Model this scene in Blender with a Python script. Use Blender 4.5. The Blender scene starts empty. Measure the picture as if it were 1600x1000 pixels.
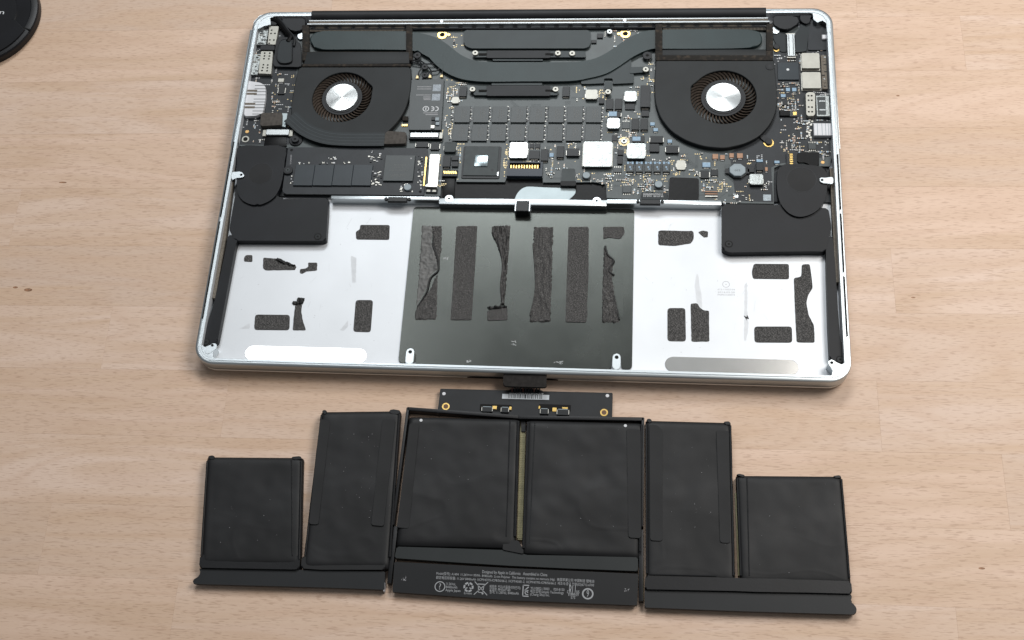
import bpy, bmesh, math, random
from mathutils import Vector, Matrix, Euler, noise
random.seed(7)
S = 0.001                                   # layout is in millimetres, the scene in metres
scene = bpy.context.scene
COL = scene.collection

# ------------------------------------------------------------------ camera
CAM = Vector((61.1, -289.5, 665.9)); EUL = Euler([math.radians(a) for a in (25.78, 6.14, 4.55)])
FPX = 2067.0; SHX, SHY = 93.8, 23.2
cd = bpy.data.cameras.new('camera'); cam = bpy.data.objects.new('camera', cd); COL.objects.link(cam)
cam.location = CAM * S; cam.rotation_euler = EUL
cd.sensor_width = 36; cd.lens = FPX / 1600 * 36; cd.shift_x = SHX / 1600; cd.shift_y = SHY / 1600
cd.clip_start = 0.02; cd.clip_end = 50
scene.camera = cam
# ------------------------------------------------------------------ world, lamps, exposure
w = bpy.data.worlds.new('World'); scene.world = w; w.use_nodes = True
bg = w.node_tree.nodes['Background']; bg.inputs[0].default_value = (0.93, 0.97, 1.0, 1); bg.inputs[1].default_value = 0.15
def area(name, loc, aim, sx, sy, power, col):
    l = bpy.data.lights.new(name, 'AREA'); l.shape = 'RECTANGLE'; l.size = sx; l.size_y = sy; l.energy = power; l.color = col
    o = bpy.data.objects.new(name, l); COL.objects.link(o); o.location = loc
    o.rotation_euler = (Vector(aim) - Vector(loc)).to_track_quat('-Z', 'Y').to_euler()
    return o
area('key_lamp', (-0.10, 1.17, 1.30), (0, 0.05, 0), 0.62, 0.40, 12.3, (0.95, 0.985, 1.0))
area('right_lamp', (0.66, 0.36, 0.96), (0.20, 0.05, 0), 0.5, 0.5, 9.8, (1.0, 0.955, 0.905))
area('left_lamp', (-0.40, 0.52, 1.10), (-0.05, 0.05, 0), 0.30, 0.26, 1.2, (0.96, 0.98, 1.0))
scene.view_settings.view_transform = 'Standard'; scene.view_settings.look = 'None'
scene.view_settings.exposure = 0.0; scene.view_settings.gamma = 1.0

# ------------------------------------------------------------------ layout helpers
MR = EUL.to_matrix()
PPX, PPY = 800 - SHX, 500 + SHY
def at(px, py, z):                          # point of the plane z (mm) surveyed on the photograph
    d = MR @ Vector(((px - PPX) / FPX, -(py - PPY) / FPX, -1.0)); t = (z - CAM.z) / d.z
    p = CAM + d * t
    return (p.x, p.y)
CR = {'A': (360, 0, 5), 'B': (640, 0, 5), 'C': (920, 0, 5), 'D': (1120, 0, 5), 'E': (340, 160, 5), 'F': (600, 160, 5),
      'G': (860, 160, 5), 'H': (1080, 160, 5), 'I': (300, 330, 3.447), 'J': (600, 310, 3.226), 'K': (980, 310, 3.225),
      'L': (300, 600, 2.778), 'M': (600, 560, 3.81), 'N': (600, 780, 3.81), 'O': (980, 630, 2.857),
      'R': (290, 480, 8.333), 'T': (1200, 500, 8.333), 'U': (370, 90, 6.667), 'V': (1200, 90, 6.667), 'P': (0, 0, 1)}
def cr(c, x, y):
    o = CR[c]; return (o[0] + x / o[2], o[1] + y / o[2])
def pp(c, pts, z): return [at(*cr(c, x, y), z) for x, y in pts]
def pt(c, x, y, z): return at(*cr(c, x, y), z)
def rb(c, x0, y0, x1, y1, z):               # rectangle square to the laptop: (cx, cy, w, h)
    xm, ym = (x0 + x1) / 2, (y0 + y1) / 2
    cx, cy = pt(c, xm, ym, z)
    return (cx, cy, pt(c, x1, ym, z)[0] - pt(c, x0, ym, z)[0], pt(c, xm, y0, z)[1] - pt(c, xm, y1, z)[1])
def rpts(r):
    cx, cy, w_, h = r; return [(cx - w_/2, cy - h/2), (cx + w_/2, cy - h/2), (cx + w_/2, cy + h/2), (cx - w_/2, cy + h/2)]
def ccw(pts):
    a = sum(pts[i-1][0]*pts[i][1] - pts[i][0]*pts[i-1][1] for i in range(len(pts)))
    return list(pts) if a > 0 else list(reversed(pts))
def fillet(pts, r, seg=4):
    n = len(pts); out = []
    for i in range(n):
        p0, p1, p2 = Vector(pts[i-1]), Vector(pts[i]), Vector(pts[(i+1) % n])
        a, b = p0 - p1, p2 - p1
        la, lb = a.length, b.length
        if la < 1e-6 or lb < 1e-6: continue
        d = min(r, la * .45, lb * .45)
        s, e = p1 + a / la * d, p1 + b / lb * d
        for k in range(seg + 1):
            t = k / seg
            q = s * (1-t)**2 + p1 * 2*t*(1-t) + e * t*t
            out.append((q.x, q.y))
    return out
def spline(pts, sub=5, closed=True):
    n = len(pts); out = []
    for i in range(n if closed else n - 1):
        g = lambda k: Vector(pts[k % n]) if closed else Vector(pts[max(0, min(n-1, k))])
        p0, p1, p2, p3 = g(i-1), g(i), g(i+1), g(i+2)
        for k in range(sub):
            t = k / sub
            q = .5 * (2*p1 + (p2-p0)*t + (2*p0-5*p1+4*p2-p3)*t*t + (3*p1-p0-3*p2+p3)*t**3)
            out.append((q.x, q.y))
    if not closed: out.append(tuple(pts[-1]))
    return out
def circ(cx, cy, r, n=24, sy=1.0): return [(cx + r*math.cos(2*math.pi*k/n), cy + r*sy*math.sin(2*math.pi*k/n)) for k in range(n)]
def rrect(x0, y0, x1, y1, r, seg=8):
    out = []
    for (cx, cy, a0) in ((x1-r, y1-r, 0), (x0+r, y1-r, 90), (x0+r, y0+r, 180), (x1-r, y0+r, 270)):
        for k in range(seg + 1):
            a = math.radians(a0 + 90*k/seg); out.append((cx + r*math.cos(a), cy + r*math.sin(a)))
    return out

# ------------------------------------------------------------------ objects
ORG = {}
def empty(name, loc, label=None, cat=None, parent=None):
    o = bpy.data.objects.new(name, None); COL.objects.link(o); o.empty_display_size = 0.01
    base = ORG[parent] if parent else Vector((0, 0, 0))
    o.parent = parent; o.location = (Vector(loc) - base) * S; ORG[o] = Vector(loc)
    if label: o['label'] = label
    if cat: o['category'] = cat
    return o
def add(name, verts, faces, mats, parent=None, smooth=False, mi=None, kind=None, angle=35):
    if not isinstance(mats, (list, tuple)): mats = [mats]
    xs = [v[0] for v in verts]; ys = [v[1] for v in verts]; zs = [v[2] for v in verts]
    c = Vector(((min(xs)+max(xs))/2, (min(ys)+max(ys))/2, min(zs)))
    me = bpy.data.meshes.new(name)
    me.from_pydata([((v[0]-c.x)*S, (v[1]-c.y)*S, (v[2]-c.z)*S) for v in verts], [], faces)
    for m in mats: me.materials.append(m)
    if mi: me.polygons.foreach_set('material_index', mi)
    me.update()
    if smooth:
        me.polygons.foreach_set('use_smooth', [True]*len(me.polygons))
        me.set_sharp_from_angle(angle=math.radians(angle))
        me.polygons.foreach_set('use_smooth', [len(p) < 5 for p in faces])
    o = bpy.data.objects.new(name, me); COL.objects.link(o)
    base = ORG[parent] if parent else Vector((0, 0, 0))
    o.parent = parent; o.location = (c - base) * S; ORG[o] = c
    if kind: o['kind'] = kind
    return o
def frombm(bm):
    bm.verts.ensure_lookup_table(); bm.verts.index_update()
    return [tuple(v.co) for v in bm.verts], [[v.index for v in f.verts] for f in bm.faces]
def prism_geo(pts, z0, z1, bev=0.0, seg=2, spread=0.0):
    pts = ccw(pts); n = len(pts); bm = bmesh.new()
    lo = pts
    if spread:
        cx = sum(p[0] for p in pts)/n; cy = sum(p[1] for p in pts)/n
        lo = [(p[0] + spread*(1 if p[0] > cx else -1), p[1] + spread*(1 if p[1] > cy else -1)) for p in pts]
    b = [bm.verts.new((x, y, z0)) for x, y in lo]; t = [bm.verts.new((x, y, z1)) for x, y in pts]
    bm.faces.new(list(reversed(b))); bm.faces.new(t)
    for i in range(n): bm.faces.new((b[i], b[(i+1) % n], t[(i+1) % n], t[i]))
    if bev:
        ed = [e for e in bm.edges if e.verts[0] in t and e.verts[1] in t]
        bmesh.ops.bevel(bm, geom=ed, offset=bev, segments=seg, affect='EDGES', profile=.5, clamp_overlap=True)
    g = frombm(bm); bm.free(); return g
def prism(name, pts, z0, z1, mat, parent=None, bev=0.0, seg=2, spread=0.0, smooth=None, kind=None):
    v, f = prism_geo(pts, z0, z1, bev, seg, spread)
    return add(name, v, f, mat, parent, smooth=(bev > 0 if smooth is None else smooth), kind=kind)
def box(name, r, z0, z1, mat, parent=None, bev=0.12, seg=1): return prism(name, rpts(r), z0, z1, mat, parent, bev, seg, smooth=False)
class Acc:                                  # several boxes / prisms gathered into one mesh with several materials
    def __init__(s, mats): s.mats = mats; s.v = []; s.f = []; s.mi = []
    def geo(s, g, m=0):
        b = len(s.v); s.v += g[0]; s.f += [[i + b for i in f] for f in g[1]]; s.mi += [m]*len(g[1])
    def box(s, r, z0, z1, m=0, rot=0, bev=0):
        p = rpts(r)
        if rot:
            c, q = math.cos(rot), math.sin(rot)
            p = [(r[0] + (x-r[0])*c - (y-r[1])*q, r[1] + (x-r[0])*q + (y-r[1])*c) for x, y in p]
        s.geo(prism_geo(p, z0, z1, bev, 1), m)
    def pr(s, pts, z0, z1, m=0, bev=0): s.geo(prism_geo(pts, z0, z1, bev, 2), m)
    def build(s, name, parent=None, smooth=False, kind=None): return add(name, s.v, s.f, s.mats, parent, smooth, s.mi, kind)
def ring_geo(outer, inner, z0, z1):         # same vertex count; wall standing between two loops
    n = len(outer); v = [(x, y, z0) for x, y in outer] + [(x, y, z1) for x, y in outer] + [(x, y, z1) for x, y in inner] + [(x, y, z0) for x, y in inner]
    f = []
    for i in range(n):
        j = (i+1) % n
        for a, b in ((0, 1), (1, 2), (2, 3), (3, 0)): f.append((a*n+i, a*n+j, b*n+j, b*n+i))
    return v, f
def tube_geo(path, r, n=8):
    v = []; f = []; P = [Vector(p) for p in path]
    for i, p in enumerate(P):
        d = (P[min(i+1, len(P)-1)] - P[max(i-1, 0)]).normalized()
        s = d.cross(Vector((0, 0, 1)));  s = s.normalized() if s.length > 1e-4 else Vector((1, 0, 0)); u = s.cross(d)
        for k in range(n):
            a = 2*math.pi*k/n; v.append(tuple(p + (s*math.cos(a) + u*math.sin(a))*r))
    for i in range(len(P)-1):
        for k in range(n): f.append((i*n+k, i*n+(k+1) % n, (i+1)*n+(k+1) % n, (i+1)*n+k))
    f.append(list(range(n))); f.append(list(range((len(P)-1)*n, len(P)*n)))
    return v, f
def text_mesh(s, size):
    c = bpy.data.curves.new('t', 'FONT'); c.body = s; c.size = size; c.align_x = 'LEFT'; c.align_y = 'CENTER'; c.resolution_u = 2
    o = bpy.data.objects.new('t', c); COL.objects.link(o)
    bpy.context.view_layer.update()
    me = bpy.data.meshes.new_from_object(o.evaluated_get(bpy.context.evaluated_depsgraph_get()))
    v = [tuple(q.co) for q in me.vertices]; f = [list(p.vertices) for p in me.polygons]
    bpy.data.objects.remove(o); bpy.data.curves.remove(c); bpy.data.meshes.remove(me)
    return v, f
def text(name, s, p0, p1, z, mat, parent, size=None, flip=False):   # text fitted between two points (mm); size sets its height
    v, f = text_mesh(s, 1.0)
    if not v: return None
    x0, x1 = min(a[0] for a in v), max(a[0] for a in v); y0, y1 = min(a[1] for a in v), max(a[1] for a in v)
    p0, p1 = Vector(p0), Vector(p1); d = (p1 - p0); L = d.length; d /= L; nrm = Vector((-d.y, d.x))
    sx = L / (x1 - x0); sy = size if size else sx
    vv = []
    for a in v:
        q = p0 + d*((a[0]-x0)*sx) + nrm*((a[1] - 0.0)*sy); vv.append((q.x, q.y, z))
    return add(name, vv, f, mat, parent)

# ------------------------------------------------------------------ materials
def lin(c):
    if isinstance(c, str): c = [int(c[i:i+2], 16)/255 for i in (0, 2, 4)]; c = [x/12.92 if x <= .04045 else ((x+.055)/1.055)**2.4 for x in c]
    return (*c[:3], 1)
def mat(name, col, rough=.5, metal=0.0, var=0.0, vs=60, bump=0.0, bs=900, spec=None, col2=None, aniso=0.0, rvar=0.0, thr=None):
    m = bpy.data.materials.new(name); m.use_nodes = True; nt = m.node_tree; b = nt.nodes['Principled BSDF']; L = nt.links.new
    c = lin(col); b.inputs['Base Color'].default_value = c; b.inputs['Roughness'].default_value = rough
    b.inputs['Metallic'].default_value = metal; b.inputs['Specular IOR Level'].default_value = spec if spec is not None else (.3 if max(c[:3]) < .1 else .5)
    tc = nt.nodes.new('ShaderNodeTexCoord')
    def nz(scale, det=3):
        n = nt.nodes.new('ShaderNodeTexNoise'); n.inputs['Scale'].default_value = scale; n.inputs['Detail'].default_value = det
        L(tc.outputs['Object'], n.inputs['Vector']); return n
    if var or col2:
        n = nz(vs, 4); mx = nt.nodes.new('ShaderNodeMix'); mx.data_type = 'RGBA'
        d = lin(col2) if col2 else tuple(x*(1-var) for x in c[:3]) + (1,)
        mx.inputs['A'].default_value = c if col2 else tuple(min(1, x*(1+var)) for x in c[:3]) + (1,); mx.inputs['B'].default_value = d
        rp = nt.nodes.new('ShaderNodeMapRange'); lo, hi = thr or (.3, .7)
        rp.inputs['From Min'].default_value = lo; rp.inputs['From Max'].default_value = hi
        L(n.outputs['Fac'], rp.inputs['Value']); L(rp.outputs[0], mx.inputs['Factor']); L(mx.outputs['Result'], b.inputs['Base Color'])
    if rvar:
        n = nz(vs*1.7, 4); rp = nt.nodes.new('ShaderNodeMapRange'); rp.inputs['From Min'].default_value = .3; rp.inputs['From Max'].default_value = .7
        rp.inputs['To Min'].default_value = rough-rvar; rp.inputs['To Max'].default_value = rough+rvar
        L(n.outputs['Fac'], rp.inputs['Value']); L(rp.outputs[0], b.inputs['Roughness'])
    if bump:
        n = nz(bs, 3); bp = nt.nodes.new('ShaderNodeBump'); bp.inputs['Strength'].default_value = bump; bp.inputs['Distance'].default_value = .0002
        L(n.outputs['Fac'], bp.inputs['Height']); L(bp.outputs[0], b.inputs['Normal'])
    if aniso:
        b.inputs['Anisotropic'].default_value = aniso
        t = nt.nodes.new('ShaderNodeTangent'); t.direction_type = 'RADIAL'; t.axis = 'Z'; L(t.outputs[0], b.inputs['Tangent'])
    return m
ALU = mat('anodised_aluminium', (.52, .56, .58), .34, 1.0, var=.04, vs=40, bump=.05, bs=4000)
TRAY = mat('blasted_aluminium', (.66, .685, .715), .52, .40, var=.08, vs=13, bump=.08, bs=5000)
ALUSIDE = mat('lid_aluminium', (.72, .72, .70), .40, .9, var=.05, vs=30)
PLATE = mat('dark_steel_plate', (.070, .075, .070), .26, .95, var=.08, vs=18, rvar=.03, bump=.03, bs=3000)
CHROME = mat('polished_steel', (.80, .80, .78), .19, 1.0, var=.05, vs=60)
STEEL = mat('tinned_steel', (.30, .32, .315), .36, .85, var=.18, vs=260, bump=.6, bs=700)
NICKEL = mat('beige_steel', (.36, .355, .32), .45, .6, var=.06, vs=300)
SILVER = mat('silver_metal', (.40, .42, .425), .32, 1.0, var=.05, vs=200)
BLACK = mat('black_plastic', (.012, .0135, .016), .50, var=.25, vs=70, bump=.12, bs=2600)
SPK = mat('speaker_plastic', (.0065, .0075, .0098), .46, var=.25, vs=60, bump=.10, bs=3000, spec=.25)
FANM = mat('fan_plastic', (.0125, .0150, .0165), .55, var=.22, vs=50, bump=.15, bs=2500)
FOAM = mat('dusty_black_foam', (.022, .020, .018), .95, bump=.9, bs=1400, col2=(.07, .055, .042), vs=350, thr=(.5, .8))
GFOAM = mat('grey_foam', (.075, .068, .062), .95, var=.25, vs=500, bump=.8, bs=1500)
BLADE = mat('dusty_blade', (.050, .037, .028), .8, var=.45, vs=300)
PIT = mat('black_recess', (.004, .004, .004), .8)
HUBM = mat('turned_aluminium', (.46, .475, .475), .30, 1.0, aniso=.96)
PIPE = mat('painted_heat_pipe', (.015, .029, .031), .42, var=.14, vs=70, bump=.22, bs=1100)
PIPE2 = mat('painted_heat_bracket', (.026, .036, .039), .45, var=.1, vs=100)
PCBM = mat('charcoal_circuit_board', (.042, .055, .057), .42, var=.16, vs=120, bump=.14, bs=700, spec=.5)
PCBB = mat('black_circuit_board', (.014, .017, .021), .42, var=.2, vs=120, bump=.14, bs=700)
CHIP = mat('chip_epoxy', (.017, .025, .027), .42, var=.12, vs=200, bump=.06, bs=3000, spec=.5)
CHIPB = mat('black_chip_epoxy', (.010, .012, .014), .42, var=.15, vs=200)
CHIPG = mat('grey_chip_epoxy', (.044, .054, .056), .5, var=.12, vs=300)
FLASH = mat('blue_black_epoxy', (.018, .026, .033), .36, var=.1, vs=100)
GOLD = mat('gold_plating', (.70, .48, .16), .32, .9, var=.1, vs=500)
GOLDP = mat('gold_pads', (.50, .40, .22), .4, .5)
TIN = mat('solder', (.48, .47, .43), .4, .6, var=.15, vs=800)
TANC = mat('tan_ceramic', (.36, .20, .12), .55, var=.2, vs=500)
BLUEC = mat('blue_component', (.22, .34, .46), .45, var=.2, vs=800)
GREYC = mat('grey_ferrite', (.25, .30, .33), .5, var=.08, vs=400)
WHITEP = mat('white_plastic', (.62, .63, .66), .45, var=.05, vs=200)
PRINT = mat('white_print', (.62, .64, .66), .6)
PRINTL = mat('label_print', (.30, .31, .325), .6)
PRINTD = mat('faint_print', (.10, .105, .105), .6)
PRINTG = mat('grey_print', (.36, .36, .38), .6)
FLEX = mat('flex_cable', (.013, .018, .021), .5, var=.1, vs=100)
FLEXL = mat('flex_traces', (.026, .035, .040), .45)
FOIL = mat('white_foil_cable', (.34, .40, .42), .42, .35, var=.06, vs=100)
TAPE = mat('black_tape', (.0035, .0035, .004), .38, var=.2, vs=120, bump=.15, bs=600, spec=.15)
RIB = mat('black_clip', (.009, .010, .011), .4)
MESH = mat('dusty_grille', (.16, .14, .115), .8, .2, var=.4, vs=1500, bump=.8, bs=3000)
GLUE = mat('woven_adhesive', (.030, .029, .029), .8, bump=1.0, bs=1900, col2=(.20, .195, .19), vs=2100, thr=(.46, .74))
GLUED = mat('dark_adhesive', (.014, .014, .014), .5, var=.3, vs=500, bump=.5, bs=900)
RESID = mat('adhesive_residue', (.10, .10, .098), .55, var=.4, vs=350, bump=.6, bs=900)
SMEAR = mat('pale_glue_smear', (.60, .62, .645), .6, .3, var=.05, vs=300)
CELL = mat('battery_pouch', (.0105, .0109, .0120), .54, var=.32, vs=22, bump=.10, bs=1500, rvar=.06)
CELLT = mat('battery_tape', (.0150, .0156, .0168), .66, var=.22, vs=45, bump=.25, bs=1800)
CELLD = mat('battery_fold_tape', (.0075, .0080, .0095), .45, var=.2, vs=60, bump=.1, bs=900)
RAIL = mat('battery_rail', (.0135, .0150, .0168), .50, var=.12, vs=40, bump=.06, bs=1500)
BAND = mat('battery_band', (.0180, .0215, .0225), .45, var=.12, vs=40)
LABELM = mat('battery_label', (.0075, .0082, .0096), .48, var=.15, vs=60)
OLIVE = mat('olive_liner', (.33, .30, .17), .6, var=.2, vs=200)
COPPER = mat('copper_ring', (.55, .34, .14), .35, .8)
CAPM = mat('lens_cap_plastic', (.0060, .0065, .0085), .42, var=.2, vs=60)

def wood():
    m = bpy.data.materials.new('beech_stave'); m.use_nodes = True; nt = m.node_tree; b = nt.nodes['Principled BSDF']; L = nt.links.new
    N = nt.nodes.new
    tc = N('ShaderNodeTexCoord'); oi = N('ShaderNodeObjectInfo')
    mu = N('ShaderNodeMath'); mu.operation = 'MULTIPLY'; mu.inputs[1].default_value = 41.0; L(oi.outputs['Random'], mu.inputs[0])
    cb = N('ShaderNodeCombineXYZ'); L(mu.outputs[0], cb.inputs['X']); L(mu.outputs[0], cb.inputs['Y']); L(mu.outputs[0], cb.inputs['Z'])
    def noise_(sx, sy, det=2, dist=0.0, rot=0.0):
        mp = N('ShaderNodeMapping'); mp.inputs['Scale'].default_value = (sx, sy, 1); mp.inputs['Rotation'].default_value = (0, 0, rot)
        L(tc.outputs['Object'], mp.inputs['Vector'])
        ad = N('ShaderNodeVectorMath'); ad.operation = 'ADD'; L(mp.outputs[0], ad.inputs[0]); L(cb.outputs[0], ad.inputs[1])
        n = N('ShaderNodeTexNoise'); n.inputs['Scale'].default_value = 1; n.inputs['Detail'].default_value = det; n.inputs['Distortion'].default_value = dist
        L(ad.outputs[0], n.inputs['Vector']); return n
    def rng(src, a, b_, c=0.0, d=1.0):
        r = N('ShaderNodeMapRange'); r.inputs['From Min'].default_value = a; r.inputs['From Max'].default_value = b_
        r.inputs['To Min'].default_value = c; r.inputs['To Max'].default_value = d; L(src, r.inputs['Value']); return r.outputs[0]
    def mix(fac, A, B):
        x = N('ShaderNodeMix'); x.data_type = 'RGBA'
        if isinstance(fac, float): x.inputs['Factor'].default_value = fac
        else: L(fac, x.inputs['Factor'])
        for k, v in (('A', A), ('B', B)):
            if isinstance(v, tuple): x.inputs[k].default_value = v
            else: L(v, x.inputs[k])
        return x.outputs['Result']
    cr_ = N('ShaderNodeValToRGB'); e = cr_.color_ramp.elements
    e[0].position = 0; e[0].color = (0.636, 0.477, 0.375, 1); e[1].position = 1; e[1].color = (0.678, 0.501, 0.390, 1)
    for p, c in ((.25, (0.689, 0.526, 0.427, 1)), (.5, (0.594, 0.447, 0.353, 1)), (.75, (0.678, 0.497, 0.386, 1))):
        q = cr_.color_ramp.elements.new(p); q.color = c
    L(oi.outputs['Random'], cr_.inputs['Fac'])
    broad = noise_(7, 60, 2, 1.2)
    c1 = mix(rng(broad.outputs['Fac'], .35, .68), cr_.outputs['Color'], (0.588, 0.418, 0.299, 1))
    arcs = noise_(5, 34, 1, 0.6)                      # growth-ring figure: contour lines of a slow noise
    wv = N('ShaderNodeMath'); wv.operation = 'MULTIPLY'; wv.inputs[1].default_value = 42.0; L(arcs.outputs['Fac'], wv.inputs[0])
    sn = N('ShaderNodeMath'); sn.operation = 'SINE'; L(wv.outputs[0], sn.inputs[0])
    c2 = mix(rng(sn.outputs[0], .2, 1.0, 0, .28), c1, (0.551, 0.374, 0.266, 1))
    fine = noise_(35, 900, 2)
    c3 = mix(rng(fine.outputs['Fac'], .4, .7, 0, .22), c2, (0.700, 0.542, 0.418, 1))
    fl = noise_(200, 1800, 1, 0.2)
    c4 = mix(rng(fl.outputs['Fac'], .56, .68, 0, .40), c3, (0.318, 0.190, 0.124, 1))
    L(c4, b.inputs['Base Color']); b.inputs['Roughness'].default_value = .52; b.inputs['Specular IOR Level'].default_value = .35
    bp = N('ShaderNodeBump'); bp.inputs['Strength'].default_value = .25; bp.inputs['Distance'].default_value = .0001
    L(fl.outputs['Fac'], bp.inputs['Height']); bp.invert = True; L(bp.outputs[0], b.inputs['Normal'])
    return m
WOOD = wood()
KNOT = mat('dark_knot', (.27, .14, .075), .6, var=.5, vs=900)
GAPM = mat('glue_line', (.33, .21, .14), .7)

# ================================================================== tabletop of glued beech staves
top = empty('tabletop', (0, 40, -30)); top['kind'] = 'structure'
RZ = math.radians(0.87)
tb = prism('table_core', rpts((0, 60, 1640, 1260)), -30, -4.2, GAPM, top)
ends = {0: [-237, 207], 1: [-160, 194], 2: [253], 3: [-90], 4: [-172, 223], 5: [-20, 300], -1: [-330, 60], -2: [150], -3: [-300, 120], -4: [-60, 270], -5: [-240, 90], 6: [-129, 260]}
PITCH = 40.35
def stave(x0, x1, y0, y1):
    g = .012; p = rpts(((x0+x1)/2, (y0+y1)/2, x1-x0-2*g, y1-y0-2*g))
    o = prism('stave', p, -4, 0, WOOD, top, bev=.035, seg=1, smooth=False)
    c, s = math.cos(RZ), math.sin(RZ); l = o.location + Vector((0, 40, -30))*S
    nl = Vector((l.x*c - l.y*s, l.x*s + l.y*c, l.z)); o.location = nl - Vector((0, 40, -30))*S; o.rotation_euler.z = RZ
    return o
rows = {0: 44.0}
Y44 = 44.0                                    # seam at the height of 44 mm; row 0 lies below it
js = {0: [-237, 207], 1: [-160.5, 194], 2: [-60, 253.4], 3: [-250, 130], 4: [-171.7, 223], 5: [-20], 6: [-200, 180],
      -1: [-40, 207.3], -2: [-310, 110], -3: [-120, 330], -4: [-360, 40], -5: [-150, 260], -6: [-129, 200], -7: [-10]}
for k in range(-14, 14):
    y1 = Y44 - k*PITCH
    cuts = js.get(k) or [random.uniform(-300, -50), random.uniform(50, 300)]
    if k == -1: cuts = [-390, 207.3]
    if k == 0: cuts = [-237, 330]
    xs = [-820] + [c for c in cuts] + [820]
    ex = []
    for a, b_ in zip(xs[:-1], xs[1:]):
        n = 2 if b_ - a > 560 else 1
        for i in range(n): ex.append((a + (b_-a)*i/n, a + (b_-a)*(i+1)/n))
    for a, b_ in ex: stave(a, b_, y1 - PITCH, y1)
for (px, py, rx, ry) in ((44, 453, 2.6, 1.1), (24, 449, 1.6, .7), (98, 285, 2.6, .55), (1403, 149.5, 1.0, .5), (1534, 888, 1.6, .6), (1427, 465, 1.2, .4)):
    c = at(px, py, 0)
    pts = [(c[0] + rx*math.cos(a)*(1 + .2*noise.noise(Vector((px, a, 0)))), c[1] + ry*math.sin(a)) for a in [2*math.pi*k/16 for k in range(16)]]
    prism('knot', pts, -.5, .012, KNOT, top)

# ================================================================== laptop
LZ = 11.5; FL = 4.2; BD = 7.2                 # rim, tray floor, circuit board top (mm)
lap = empty('opened_laptop', (0, 123.5, 0), 'silver laptop lying upside down with its bottom cover off and circuits showing', 'laptop')
def loft(loops, cap0=True, cap1=True):
    n = len(loops[0][0]); v = []; f = []
    for pts, z in loops: v += [(x, y, z) for x, y in pts]
    for k in range(len(loops)-1):
        for i in range(n):
            j = (i+1) % n; f.append((k*n+i, k*n+j, (k+1)*n+j, (k+1)*n+i))
    if cap0: f.append(list(reversed(range(n))))
    if cap1: f.append(list(range((len(loops)-1)*n, len(loops)*n)))
    return v, f
def LO(d, z, R=12.0): return (rrect(-179.5+d, d, 179.5-d, 247.1-d, max(R-d, 1.5), 10), z)
v, f = loft([LO(3.5, 0.0), LO(1.6, .35), LO(.7, 1.2), LO(.35, 2.4), LO(.6, 3.0), LO(1.4, 3.05)]); add('display_lid', v, f, ALUSIDE, lap, True)
v, f = loft([LO(1.6, 3.25), LO(.7, 3.3), LO(.15, 4.6), LO(0, 6.5), LO(0, 10.7), LO(.35, 11.25), LO(.95, LZ), LO(1.75, LZ), LO(1.85, 11.0), LO(2.35, 11.0), LO(2.45, 11.45), LO(3.6, 11.45), LO(3.75, 11.3), LO(3.9, FL)])
nl = 44; case = add('base_case', v, f, [TRAY, ALU], lap, True, angle=25, mi=[1]*(12*nl) + [0]*(len(f)-12*nl-2) + [1, 0])
# finger notch at the front edge
prism('finger_notch', fillet([(-25, .1), (25, .1), (21, .5), (-21, .5)], .2), 3.1, 4.3, PIT, lap).location.y -= .00022
# corner webs of the case
prism('corner_web', pp('P', [(394, 46), (397, 33), (406, 24), (420, 20.5), (487, 20.5), (487, 23), (432, 24.5), (422, 28), (423, 38), (412, 41), (404, 45)], LZ-.2), FL, LZ-.2, ALU, lap)
prism('corner_web', pp('P', [(1299, 50), (1297, 33), (1290, 22), (1275, 15.5), (1205, 14.5), (1205, 17), (1255, 18), (1270, 21), (1271, 30), (1277, 35), (1285, 32), (1291, 36), (1292, 50)], LZ-.2), FL, LZ-.2, ALU, lap)
prism('corner_web', pp('R', [(205, 480), (250, 525), (300, 500), (370, 470), (395, 520), (350, 590), (350, 650), (400, 685), (400, 705), (250, 690), (175, 600), (170, 500)], LZ-.25), FL, LZ-.25, ALU, lap, .2)
prism('corner_web', pp('T', [(1010, 560), (960, 585), (900, 560), (850, 520), (790, 530), (780, 570), (850, 660), (835, 720), (780, 745), (900, 745), (1010, 690), (1070, 600), (1060, 500)], LZ-.25), FL, LZ-.25, ALU, lap, .2)
# side ledges beside the ports
prism('side_ledge', pp('P', [(391, 46), (398.5, 48), (371, 226), (360, 228)], LZ-.6), FL, LZ-.6, ALU, lap, .2)
prism('side_ledge', pp('P', [(1295, 50), (1302, 50), (1313, 232), (1304, 236), (1299, 190), (1296, 130)], LZ-.6), FL, LZ-.6, ALU, lap, .2)
# cover slots in the side rims
for (c, x0, y0, x1, y1) in (('H', 1153, 405, 1163, 838), ('H', 1166, 868, 1178, 1075), ('K', 1079, 78, 1090, 372), ('K', 1094, 392, 1110, 696)):
    a0, a1 = pt(c, x0, y0, LZ), pt(c, x1, y1, LZ)
    a = Acc([PIT]); a.box((178.0, (a0[1]+a1[1])/2, .85, abs(a0[1]-a1[1])), LZ-.4, LZ+.012); a.build('rim_slot', lap)
for (y0, y1) in ((95, 148), (28, 92)):
    a = Acc([PIT]); a.box((-178.05, (y0+y1)/2, .75, y1-y0), LZ-.4, LZ+.012); a.build('rim_slot', lap)
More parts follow.
